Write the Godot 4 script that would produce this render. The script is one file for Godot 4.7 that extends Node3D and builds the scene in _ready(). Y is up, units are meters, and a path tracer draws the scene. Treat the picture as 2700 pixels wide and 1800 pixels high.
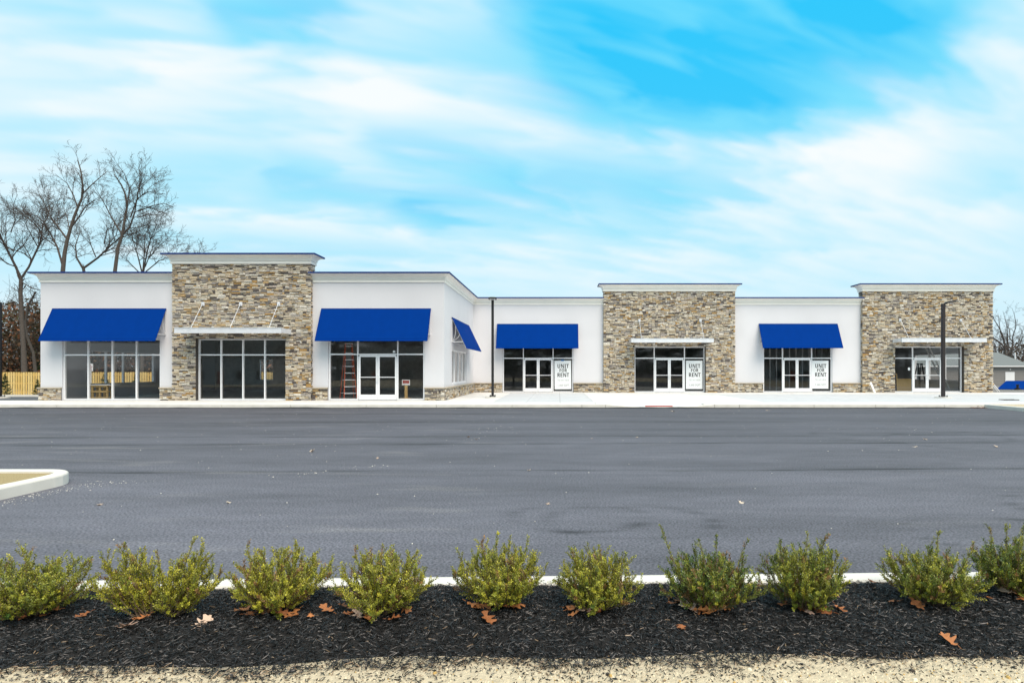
extends Node3D
# Corner retail plaza seen across a fresh parking lot. Metres, y up, y = 0 is the sidewalk; the facade faces +z.

const EYE := 1.464
const FOCAL := 1520.0      # pixels of the 2700-wide photograph
const PX := 1472.0         # where the facade's depth lines meet
const PY := 974.0
const ZL := -27.4          # front wall of the near wing
const ZR := -36.9          # front wall of the far wing
const XL := -24.63
const XS := -5.43          # wall that joins the two wings
const XR := 27.5
const ZBL := -41.0
const ZBR := -50.0
const LOT := -0.16

var M := {}
var counts := {}
var origin_of := {}
var rng := RandomNumberGenerator.new()
var stones := []
var stone_meshes := []
var stone_cols := []


# ------------------------------------------------------------------ shapes
class Shape:
	var v := PackedVector3Array()
	var n := PackedVector3Array()
	var c := PackedColorArray()
	var uv := PackedVector2Array()
	var tint := Color(1, 1, 1)
	var xf := Transform3D.IDENTITY
	var use_uv := false

	func tri(a: Vector3, b: Vector3, d: Vector3, nn: Vector3) -> void:
		tri3(a, b, d, nn, nn, nn)

	func tri3(a: Vector3, b: Vector3, d: Vector3, na: Vector3, nb: Vector3, nd: Vector3) -> void:
		if (b - a).cross(d - a).dot(na + nb + nd) > 0.0:
			v.append(xf * a); v.append(xf * d); v.append(xf * b)
			n.append(xf.basis * na); n.append(xf.basis * nd); n.append(xf.basis * nb)
		else:
			v.append(xf * a); v.append(xf * b); v.append(xf * d)
			n.append(xf.basis * na); n.append(xf.basis * nb); n.append(xf.basis * nd)
		c.append(tint); c.append(tint); c.append(tint)

	func quad(a: Vector3, b: Vector3, d: Vector3, e: Vector3, nn: Vector3) -> void:
		tri(a, b, d, nn)
		tri(a, d, e, nn)

	func flat(a: Vector3, b: Vector3, d: Vector3, up := Vector3.UP) -> void:
		var f := (b - a).cross(d - a).normalized()
		if f.dot(up) < 0.0:
			f = -f
		tri(a, b, d, f)

	func box(lo: Vector3, hi: Vector3) -> void:
		for k in 3:
			for s in 2:
				var i := (k + 1) % 3
				var j := (k + 2) % 3
				var q := []
				for w in [[0, 0], [1, 0], [1, 1], [0, 1]]:
					var p := Vector3.ZERO
					p[k] = hi[k] if s else lo[k]
					p[i] = hi[i] if w[0] else lo[i]
					p[j] = hi[j] if w[1] else lo[j]
					q.append(p)
				var nn := Vector3.ZERO
				nn[k] = 1.0 if s else -1.0
				quad(q[0], q[1], q[2], q[3], nn)

	func obox(t: Transform3D, size: Vector3) -> void:
		var keep := xf
		xf = xf * t
		box(-size / 2.0, size / 2.0)
		xf = keep

	func bar(a: Vector3, b: Vector3, w: float, h: float, up := Vector3.UP) -> void:
		var z := (b - a).normalized()
		var x := up.cross(z)
		if x.length() < 0.01:
			x = Vector3.RIGHT.cross(z)
		x = x.normalized()
		obox(Transform3D(Basis(x, z.cross(x), z), (a + b) / 2.0), Vector3(w, h, a.distance_to(b)))

	func tube(p: PackedVector3Array, r: PackedFloat32Array, sides := 6, capped := true) -> void:
		var rings := []
		var norms := []
		var x := Vector3.ZERO
		for i in p.size():
			var d := (p[mini(i + 1, p.size() - 1)] - p[maxi(i - 1, 0)]).normalized()
			if x == Vector3.ZERO:
				x = d.cross(Vector3(0.31, 0.2, 0.93)).normalized()
			x = (x - d * x.dot(d)).normalized()
			var y := d.cross(x)
			var ring := []
			var nr := []
			for k in sides:
				var a := TAU * k / sides
				var o := x * cos(a) + y * sin(a)
				nr.append(o)
				ring.append(p[i] + o * r[i])
			rings.append(ring)
			norms.append(nr)
		for i in p.size() - 1:
			for k in sides:
				var l := (k + 1) % sides
				tri3(rings[i][k], rings[i][l], rings[i + 1][l], norms[i][k], norms[i][l], norms[i + 1][l])
				tri3(rings[i][k], rings[i + 1][l], rings[i + 1][k], norms[i][k], norms[i + 1][l], norms[i + 1][k])
		if capped:
			for e in [0, p.size() - 1]:
				var d: Vector3 = (p[0] - p[1]).normalized() if e == 0 else (p[e] - p[e - 1]).normalized()
				for k in range(1, sides - 1):
					tri(rings[e][0], rings[e][k], rings[e][k + 1], d)

	# profile = (outwards, up) polygon, swept along a path on the ground with mitred corners; outwards is to the path's right-hand side seen from below
	func sweep(path: Array, profile: PackedVector2Array, closed := false) -> void:
		var m := path.size()
		var segs := m if closed else m - 1
		var dirs := []
		for i in segs:
			dirs.append(((path[(i + 1) % m] as Vector3) - (path[i] as Vector3)).normalized())
		var rows := []
		for i in m:
			var d0: Vector3 = dirs[(i - 1 + segs) % segs] if (closed or i > 0) else dirs[0]
			var d1: Vector3 = dirs[i % segs] if (closed or i < segs) else dirs[segs - 1]
			var n0 := Vector3(-d0.z, 0, d0.x)
			var n1 := Vector3(-d1.z, 0, d1.x)
			var mit := (n0 + n1) / (1.0 + n0.dot(n1))
			var row := []
			for q in profile:
				row.append((path[i] as Vector3) + mit * q.x + Vector3.UP * q.y)
			rows.append(row)
		var area := 0.0
		for j in profile.size():
			area += profile[j].cross(profile[(j + 1) % profile.size()])
		for i in segs:
			var d: Vector3 = dirs[i]
			var o := Vector3(-d.z, 0, d.x)
			for j in profile.size():
				var k := (j + 1) % profile.size()
				var e := (profile[k] - profile[j]).normalized() * signf(area)
				quad(rows[i][j], rows[(i + 1) % m][j], rows[(i + 1) % m][k], rows[i][k], o * e.y - Vector3.UP * e.x)
		if not closed:
			var t := Geometry2D.triangulate_polygon(profile)
			for e in [0, m - 1]:
				var d: Vector3 = -dirs[0] if e == 0 else dirs[segs - 1]
				for j in range(0, t.size(), 3):
					tri(rows[e][t[j]], rows[e][t[j + 1]], rows[e][t[j + 2]], d)

	func sheet(pts: PackedVector2Array, y: float) -> void:   # polygon of (x, z) at height y
		var t := Geometry2D.triangulate_polygon(pts)
		for j in range(0, t.size(), 3):
			tri(Vector3(pts[t[j]].x, y, pts[t[j]].y), Vector3(pts[t[j + 1]].x, y, pts[t[j + 1]].y), Vector3(pts[t[j + 2]].x, y, pts[t[j + 2]].y), Vector3.UP)

	func mesh(off := Vector3.ZERO) -> ArrayMesh:
		var a := []
		a.resize(Mesh.ARRAY_MAX)
		var vv := v
		if off != Vector3.ZERO:
			vv = PackedVector3Array()
			vv.resize(v.size())
			for i in v.size():
				vv[i] = v[i] - off
		a[Mesh.ARRAY_VERTEX] = vv
		a[Mesh.ARRAY_NORMAL] = n
		a[Mesh.ARRAY_COLOR] = c
		if use_uv:
			a[Mesh.ARRAY_TEX_UV] = uv
		var m := ArrayMesh.new()
		m.add_surface_from_arrays(Mesh.PRIMITIVE_TRIANGLES, a)
		return m


func shape(x := Transform3D.IDENTITY) -> Shape:
	var s := Shape.new()
	s.xf = x
	return s


# ------------------------------------------------------------------ nodes
func named(nm: String, parent: Node) -> String:
	var key := "%d/%s" % [parent.get_instance_id(), nm]
	counts[key] = counts.get(key, -1) + 1
	return nm if counts[key] == 0 else "%s_%03d" % [nm, counts[key]]


func thing(nm: String, label: String, category: String, at := Vector3.ZERO, group := "") -> Node3D:
	var o := Node3D.new()
	o.name = named(nm, self)
	add_child(o, true)
	o.position = at
	origin_of[o] = at
	meta(o, label, category, group)
	return o


func meta(o: Node, label: String, category: String, group := "", kind := "") -> void:
	if label: o.set_meta("label", label)
	if category: o.set_meta("category", category)
	if group: o.set_meta("group", group)
	if kind: o.set_meta("kind", kind)


# a part of a thing; the shape's vertices are world positions and are moved to the thing's own origin
func part(s: Shape, nm: String, m: Material, parent: Node3D) -> MeshInstance3D:
	var o := MeshInstance3D.new()
	o.name = named(nm, parent)
	parent.add_child(o, true)
	var off: Vector3 = origin_of.get(parent, Vector3.ZERO)
	o.mesh = s.mesh(off)
	o.material_override = m
	origin_of[o] = off
	return o


func solo(s: Shape, nm: String, m: Material, label: String, category: String, group := "", kind := "") -> MeshInstance3D:
	var lo := s.v[0]
	var hi := s.v[0]
	for p in s.v:
		lo = lo.min(p)
		hi = hi.max(p)
	var at := Vector3((lo.x + hi.x) / 2.0, lo.y, (lo.z + hi.z) / 2.0)
	var o := MeshInstance3D.new()
	o.name = named(nm, self)
	add_child(o, true)
	o.mesh = s.mesh(at)
	o.position = at
	o.material_override = m
	origin_of[o] = at
	meta(o, label, category, group, kind)
	return o


func struct(s: Shape, nm: String, m: Material) -> MeshInstance3D:
	return solo(s, nm, m, "", "", "", "structure")


func copy(o: Node3D, label := "", group := "") -> Node3D:
	var r: Node3D = o.duplicate()
	r.name = named(str(o.name), self)
	add_child(r, true)
	if label: r.set_meta("label", label)
	if group: r.set_meta("group", group)
	return r


# a point on the plane at height y that the photograph shows at pixel (x, yy) of 2700 x 1800
func on_ground(x: float, yy: float, y := 0.0) -> Vector3:
	var d := (EYE - y) * FOCAL / (yy - PY)
	return Vector3((x - PX) / FOCAL * d, y, -d)


func at_depth(x: float, yy: float, d: float) -> Vector3:
	return Vector3((x - PX) / FOCAL * d, EYE + (PY - yy) / FOCAL * d, -d)


# ------------------------------------------------------------------ materials
func grey(seed_: int, freq: float, lo: float, hi: float, size := 256, oct := 4, gain := 0.55, sharp := 1.0, stretch := 1) -> ImageTexture:
	var f := FastNoiseLite.new()
	f.seed = seed_
	f.noise_type = FastNoiseLite.TYPE_SIMPLEX_SMOOTH
	f.frequency = freq
	f.fractal_octaves = oct
	f.fractal_gain = gain
	var im := f.get_seamless_image(size, size / stretch)
	im.convert(Image.FORMAT_L8)
	var d := im.get_data()
	for i in d.size():
		var t := clampf((d[i] / 255.0 - 0.5) * sharp + 0.5, 0.0, 1.0)
		var l := lo + (hi - lo) * t
		d[i] = int(clampf(pow(l, 1.0 / 2.2), 0.0, 1.0) * 255.0)
	return ImageTexture.create_from_image(Image.create_from_data(size, size / stretch, false, Image.FORMAT_L8, d))


func mat(nm: String, lin: Color, rough := 0.8) -> StandardMaterial3D:
	var m := StandardMaterial3D.new()
	m.resource_name = nm
	m.albedo_color = lin.linear_to_srgb()
	m.roughness = rough
	M[nm] = m
	return m


func coarse(m: StandardMaterial3D, t: Texture2D, scale: float) -> StandardMaterial3D:
	m.albedo_texture = t
	m.uv1_triplanar = true
	m.uv1_world_triplanar = true
	m.uv1_scale = Vector3.ONE * scale
	return m


func fine(m: StandardMaterial3D, t: Texture2D, scale: float) -> StandardMaterial3D:
	m.detail_enabled = true
	m.detail_albedo = t
	m.detail_blend_mode = BaseMaterial3D.BLEND_MODE_MUL
	m.detail_uv_layer = BaseMaterial3D.DETAIL_UV_2
	m.uv2_triplanar = true
	m.uv2_world_triplanar = true
	m.uv2_scale = Vector3.ONE * scale
	return m


func relief(m: StandardMaterial3D, t: Texture2D, cm: float) -> StandardMaterial3D:
	m.heightmap_enabled = true
	m.heightmap_texture = t
	m.heightmap_scale = cm
	return m


func tinted(nm: String, rough: float) -> StandardMaterial3D:
	var m := mat(nm, Color(1, 1, 1), rough)
	m.vertex_color_use_as_albedo = true
	return m


func asphalt_image() -> ImageTexture:
	# worn colour of the lot, plus a tone stepped by depth, 64 m x 22 m (x from -32, depth from 3.5)
	var w := 1536
	var h := 704
	var a := FastNoiseLite.new()
	a.seed = 5
	a.frequency = 0.012
	a.fractal_octaves = 4
	var b := FastNoiseLite.new()
	b.seed = 9
	b.frequency = 0.05
	b.fractal_octaves = 3
	var data := PackedByteArray()
	data.resize(w * h * 3)
	var arcs := [[0.2, 6.35, 0.75], [0.75, 6.2, 0.9], [8.6, 14.2, 2.2], [10.2, 13.0, 2.6], [4.4, 5.7, 0.9], [7.0, 6.6, 1.6]]
	for j in h:
		var dep := 3.5 + 22.0 * j / h
		for i in w:
			var x := -32.0 + 64.0 * i / w
			var k := a.get_noise_2d(i * 0.35, j * 1.5) * 0.38 + b.get_noise_2d(i * 0.8, j * 2.2) * 0.16
			var g := b.get_noise_2d(i * 0.4 + 900.0, j * 3.0)
			for sd in [9.25, 12.6, 14.0, 17.8, 21.2]:
				var dd: float = absf(dep - sd - x * 0.021 - 0.05 * sin(x * 0.7 + sd))
				if dd < 0.3:
					k -= (0.6 + g * 1.2) * 0.6 * exp(-dd * dd / 0.0045) + 0.10 * exp(-dd * dd / 0.03)
			for q in arcs:
				var rr := Vector2(x - q[0], (dep - q[1]) * 1.3).length()
				var e: float = absf(rr - q[2])
				if e < 0.3:
					k -= maxf(0.0, 0.12 + g * 0.6) * exp(-e * e / 0.012)
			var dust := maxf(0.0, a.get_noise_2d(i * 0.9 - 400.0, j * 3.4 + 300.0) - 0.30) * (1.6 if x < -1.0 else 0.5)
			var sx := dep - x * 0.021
			var depth_tone := 1.13 if sx < 9.25 else (1.03 if sx < 12.6 else (0.99 if sx < 14.0 else (0.90 if sx < 17.8 else (0.83 if sx < 21.2 else 0.78))))  # overall tone gets darker step by step towards the building
			var l := maxf(0.03, 0.140 * depth_tone * (1.0 + k))
			var px := (j * w + i) * 3
			data[px] = int(pow(l * 0.98 + dust * 0.12, 1.0 / 2.2) * 255.0)
			data[px + 1] = int(pow(l * 0.975 + dust * 0.112, 1.0 / 2.2) * 255.0)
			data[px + 2] = int(pow(l * 1.17 + dust * 0.095, 1.0 / 2.2) * 255.0)
	return ImageTexture.create_from_image(Image.create_from_data(w, h, false, Image.FORMAT_RGB8, data))


func make_materials() -> void:
	var soft := grey(11, 0.012, 0.86, 1.0, 256, 4)
	var grain := grey(12, 0.09, 0.62, 1.0, 256, 3, 0.7)
	var speck := grey(13, 0.22, 0.30, 1.0, 256, 2, 0.8, 1.7)
	var blotch := grey(14, 0.02, 0.58, 1.0, 256, 5, 0.6, 1.6)
	var streak := grey(15, 0.03, 0.72, 1.0, 256, 4)

	var m := mat("stucco", Color(0.72, 0.725, 0.755), 0.9)
	coarse(m, grey(16, 0.008, 0.93, 1.0, 256, 3), 0.13)
	fine(m, grain_soft(), 1.7)
	m = mat("trim", Color(0.90, 0.88, 0.82), 0.7)
	coarse(m, grey(16, 0.008, 0.93, 1.0, 256, 3), 0.4)
	m = mat("cap_blue", Color(0.004, 0.03, 0.16), 0.6)
	m.metallic_specular = 0.25
	m = mat("awning_blue", Color(0.0, 0.037, 0.245), 0.9)
	m.metallic_specular = 0.15
	coarse(m, grey(17, 0.02, 0.88, 1.0, 256, 4), 0.35)
	fine(m, grain_soft(), 6.0)
	m = mat("aluminium", Color(0.84, 0.85, 0.87), 0.45)
	m = mat("canopy_metal", Color(0.70, 0.73, 0.77), 0.4)
	coarse(m, soft, 0.7)
	mat("steel_frame", Color(0.66, 0.67, 0.69), 0.45)
	m = mat("glass", Color(0.012, 0.018, 0.02), 0.02)
	m.albedo_color.a = 0.05
	m.metallic_specular = 0.42
	m.transparency = BaseMaterial3D.TRANSPARENCY_ALPHA
	m = mat("mortar", Color(0.07, 0.062, 0.055), 0.95)
	m = tinted("stone", 0.88)
	coarse(m, blotch, 2.3)
	fine(m, grain_soft(), 6.0)
	relief(m, blotch, 2.2)
	m = mat("sill_stone", Color(0.44, 0.38, 0.29), 0.85)
	coarse(m, soft, 2.0)
	m = mat("inside_wall", Color(0.52, 0.51, 0.49), 0.95)
	coarse(m, streak, 0.4)
	m = mat("inside_floor", Color(0.42, 0.42, 0.40), 0.6)
	coarse(m, streak, 0.3)
	mat("roofing", Color(0.40, 0.40, 0.40), 0.9)

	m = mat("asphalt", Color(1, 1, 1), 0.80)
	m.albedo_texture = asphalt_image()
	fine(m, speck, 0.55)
	m = mat("asphalt_plain", Color(0.085, 0.086, 0.095), 0.8)
	coarse(m, grain, 0.8)
	for k in 3:
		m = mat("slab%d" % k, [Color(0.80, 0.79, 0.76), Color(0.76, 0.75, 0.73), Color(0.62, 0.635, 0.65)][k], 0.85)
		coarse(m, soft, 0.23 + 0.07 * k)
		fine(m, grain_soft(), 2.4)
	m = mat("kerb", Color(0.80, 0.77, 0.70), 0.85)
	coarse(m, grey(18, 0.015, 0.84, 1.0, 256, 5), 0.45)
	fine(m, grain_soft(), 3.0)
	m = mat("red_pad", Color(0.42, 0.05, 0.035), 0.7)
	m = mat("mulch_soil", Color(0.016, 0.014, 0.013), 0.95)
	coarse(m, blotch, 3.0)
	relief(m, speck, 2.0)
	m = tinted("mulch_chip", 0.36)
	m = mat("sand", Color(0.74, 0.62, 0.43), 0.95)
	coarse(m, grey(19, 0.03, 0.74, 1.0, 512, 5, 0.7, 1.5), 0.9)
	fine(m, speck_light(), 5.0)
	relief(m, speck, 1.2)
	m = tinted("pebble", 0.75)
	m = mat("earth", Color(0.17, 0.135, 0.085), 0.95)
	coarse(m, blotch, 0.15)
	fine(m, grain, 1.2)
	m = mat("gravel", Color(0.30, 0.28, 0.26), 0.95)
	coarse(m, speck, 1.2)
	m = mat("straw", Color(0.50, 0.38, 0.18), 0.95)
	coarse(m, speck, 1.7)

	m = tinted("shrub_leaf", 0.45)
	m.backlight_enabled = true
	m.backlight = Color(0.16, 0.17, 0.02).linear_to_srgb()
	mat("shrub_wood", Color(0.16, 0.115, 0.07), 0.85)
	m = tinted("oak_leaf", 0.7)
	m.backlight_enabled = true
	m.backlight = Color(0.10, 0.04, 0.01).linear_to_srgb()
	m = mat("bark", Color(0.105, 0.088, 0.075), 0.95)
	coarse(m, blotch, 0.9)
	mat("twig", Color(0.075, 0.06, 0.052), 0.95)
	tinted("brush", 0.9)
	tinted("needle", 0.75)
	m = mat("fence_wood", Color(0.76, 0.51, 0.16), 0.75)
	coarse(m, grey(20, 0.015, 0.78, 1.0, 256, 4), 0.5)
	m = mat("fence_wood_pale", Color(0.83, 0.60, 0.23), 0.75)
	coarse(m, grey(20, 0.015, 0.78, 1.0, 256, 4), 0.6)
	m = mat("lumber", Color(0.52, 0.34, 0.12), 0.7)
	coarse(m, streak, 1.5)
	mat("black_metal", Color(0.012, 0.011, 0.012), 0.45)
	mat("bronze_metal", Color(0.018, 0.013, 0.014), 0.45)
	mat("lens", Color(0.55, 0.56, 0.55), 0.3)
	mat("white_paint", Color(0.8, 0.8, 0.8), 0.55)
	mat("paper", Color(0.80, 0.83, 0.84), 0.6)
	mat("ink", Color(0.012, 0.012, 0.014), 0.7)
	mat("ink_pale", Color(0.33, 0.36, 0.34), 0.7)
	mat("ink_grey", Color(0.16, 0.18, 0.18), 0.7)
	mat("ink_red", Color(0.30, 0.02, 0.02), 0.7)
	mat("orange_rail", Color(0.55, 0.085, 0.02), 0.45)
	mat("siding", Color(0.22, 0.21, 0.20), 0.75)
	m = mat("shingle", Color(0.20, 0.22, 0.22), 0.95)
	coarse(m, grain, 1.5)
	mat("tape", Color(0.03, 0.16, 0.45), 0.5)
	mat("cone_top", Color(0.55, 0.55, 0.58), 0.7)
	mat("cone_wafer", Color(0.42, 0.27, 0.07), 0.7)


var _gs: ImageTexture
func grain_soft() -> ImageTexture:
	if _gs == null:
		_gs = grey(31, 0.12, 0.86, 1.0, 256, 3, 0.7)
	return _gs


func speck_light() -> ImageTexture:
	return grey(32, 0.18, 0.62, 1.0, 256, 2, 0.8, 1.6)


# ------------------------------------------------------------------ sky
func make_sky() -> PanoramaSkyMaterial:
	var w := 2048
	var h := 1024
	var im := Image.create(w, h, false, Image.FORMAT_RGBF)
	im.fill(Color(0.30, 0.30, 0.31))
	var f := FastNoiseLite.new()
	f.seed = 77
	f.frequency = 1.0
	f.fractal_octaves = 5
	f.fractal_gain = 0.55
	var g := FastNoiseLite.new()
	g.seed = 31
	g.frequency = 1.0
	g.fractal_octaves = 4
	# long cloud bands in view (x0, y0, x1, y1, half-width, density), laid out on the photograph at 2352 x 1568
	var bands := [
		[-300, 60, 330, 130, 95, 1.0], [330, 130, 900, 215, 85, 0.95], [900, 220, 1500, 345, 42, 0.85], [1500, 340, 1720, 372, 24, 0.5],
		[-200, 380, 150, 420, 90, 0.55], [780, 390, 1280, 490, 24, 0.62], [360, 500, 980, 548, 17, 0.75], [980, 380, 1240, 330, 24, 0.3],
		[1760, 410, 2100, 380, 62, 0.75], [2030, 170, 2460, 120, 90, 0.62], [1950, 330, 2500, 270, 80, 0.6], [1720, 60, 1900, 110, 30, 0.35],
		[1450, 640, 2300, 560, 60, 0.5], [300, 620, 1300, 620, 45, 0.45], [1560, 505, 2500, 480, 40, 0.45], [760, 60, 1100, 30, 30, 0.4],
		[200, 300, 800, 330, 40, 0.4], [1150, 170, 1250, 230, 40, 0.4],
	]
	# open blue
	var holes := [[1330, 110, 1950, 40, 120, 1.0], [1440, 190, 1760, 235, 55, 0.8], [1960, -40, 2080, 60, 70, 0.8], [480, 20, 760, 25, 45, 0.45], [1000, 470, 1500, 410, 50, 0.34], [640, 400, 1020, 480, 40, 0.34], [500, 575, 900, 590, 30, 0.2], [1500, 470, 1700, 440, 40, 0.2], [900, 330, 1150, 380, 35, 0.3]]
	for j in h / 2:
		var el := PI / 2.0 - PI * (j + 0.5) / h
		for i in w:
			var az := wrapf(TAU * (i + 0.5) / w, -PI, PI)   # the panorama's left edge looks along -z
			var dir := Vector3(sin(az) * cos(el), sin(el), -cos(az) * cos(el))
			# streaky high cloud seen on a plane overhead
			var q := dir / (dir.y + 0.22)
			var wx := q.x * 0.95 - q.z * 0.31
			var wz := q.x * 0.31 + q.z * 0.95
			var n1 := f.get_noise_2d(wx * 0.75 + 3.0, wz * 2.6)
			var n2 := g.get_noise_2d(wx * 2.4 + n1 * 0.8, wz * 7.5 - 5.0)
			var cover := 0.54 + n1 * 0.5 + n2 * 0.2
			var deep := 0.0
			if absf(az) < 0.95 and el < 0.72:
				var x := (PX + FOCAL * tan(az)) * 0.8711
				var y := (PY - FOCAL * tan(el) / cos(az)) * 0.8711
				var xx := x + n1 * 130.0 + n2 * 50.0
				var yy := y + n2 * 34.0 + n1 * 40.0
				var fade := smoothstep(0.95, 0.78, absf(az)) * smoothstep(0.72, 0.58, el)
				var c2 := 0.37 + n1 * 0.16 + n2 * 0.09
				var torn := clampf(0.72 + n2 * 0.6 + n1 * 0.4, 0.3, 1.1)
				for s in bands:
					c2 += s[5] * 0.45 * torn * near(xx, yy, s)
				for s in holes:
					var k: float = s[5] * near(xx, yy, s)
					c2 -= k * 0.56
					deep += k * clampf(0.78 + n2 * 0.9 + n1 * 0.5, 0.2, 1.1)
				cover = lerpf(cover, c2, fade)
				deep *= fade
			var low := exp(-el * 9.0)
			cover = clampf(cover, 0.0, 1.0)
			cover = 0.45 * cover + 0.55 * cover * cover * (3.0 - 2.0 * cover)
			var up := clampf(el / 0.62, 0.0, 1.0)
			var blue := Color(0.30, 0.80, 0.98).lerp(Color(0.16, 0.72, 0.98), up)
			blue = blue.lerp(Color(0.0, 0.545, 0.96), clampf(deep * 0.82, 0.0, 0.85))
			blue = blue.lerp(Color(0.70, 0.87, 0.95), clampf(low * 1.15, 0.0, 1.0))
			var c := blue.lerp(Color(0.97, 0.985, 1.0), cover * 0.93)
			im.set_pixel(i, j, c)
	var p := PanoramaSkyMaterial.new()
	p.panorama = ImageTexture.create_from_image(im)
	return p


func near(x: float, y: float, s: Array) -> float:
	var a := Vector2(s[0], s[1])
	var d := Vector2(s[2], s[3]) - a
	var p := Vector2(x, y) - a
	var t := clampf(p.dot(d) / d.length_squared(), 0.0, 1.0)
	var e := (p - d * t).length() / (float(s[4]) * 1.3)
	return exp(-e * e) if e < 3.0 else 0.0


# ------------------------------------------------------------------ main
func _ready() -> void:
	rng.seed = 2023
	var cam := Camera3D.new()
	cam.name = "camera"
	cam.projection = Camera3D.PROJECTION_FRUSTUM
	cam.near = 0.1
	cam.far = 900.0
	cam.size = 1800.0 / FOCAL * cam.near
	cam.frustum_offset = Vector2((1350.0 - PX) / FOCAL, (PY - 900.0) / FOCAL) * cam.near
	cam.position = Vector3(0, EYE, 0)
	add_child(cam)
	cam.current = true

	var env := Environment.new()
	env.background_mode = Environment.BG_SKY
	env.sky = Sky.new()
	env.sky.sky_material = make_sky()
	env.background_energy_multiplier = 0.37
	env.tonemap_mode = Environment.TONE_MAPPER_LINEAR
	env.tonemap_exposure = 2.75
	env.sdfgi_enabled = true
	env.ssao_enabled = true
	env.ssil_enabled = true
	var we := WorldEnvironment.new()
	we.name = "environment"
	we.environment = env
	add_child(we)

	var sun := DirectionalLight3D.new()
	sun.name = "sun"
	sun.light_energy = 0.5
	sun.light_angular_distance = 42.0
	sun.light_color = Color(1.0, 0.93, 0.86)
	sun.shadow_enabled = true
	add_child(sun)
	sun.look_at_from_position(Vector3(0.30, 0.80, 0.46) * 50.0, Vector3.ZERO)

	make_materials()
	make_ground()
	make_building()
	make_lot_things()
	make_interior_things()
	make_background()
	make_bed()


# ------------------------------------------------------------------ ground
const KERB_Z := -24.3

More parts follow.
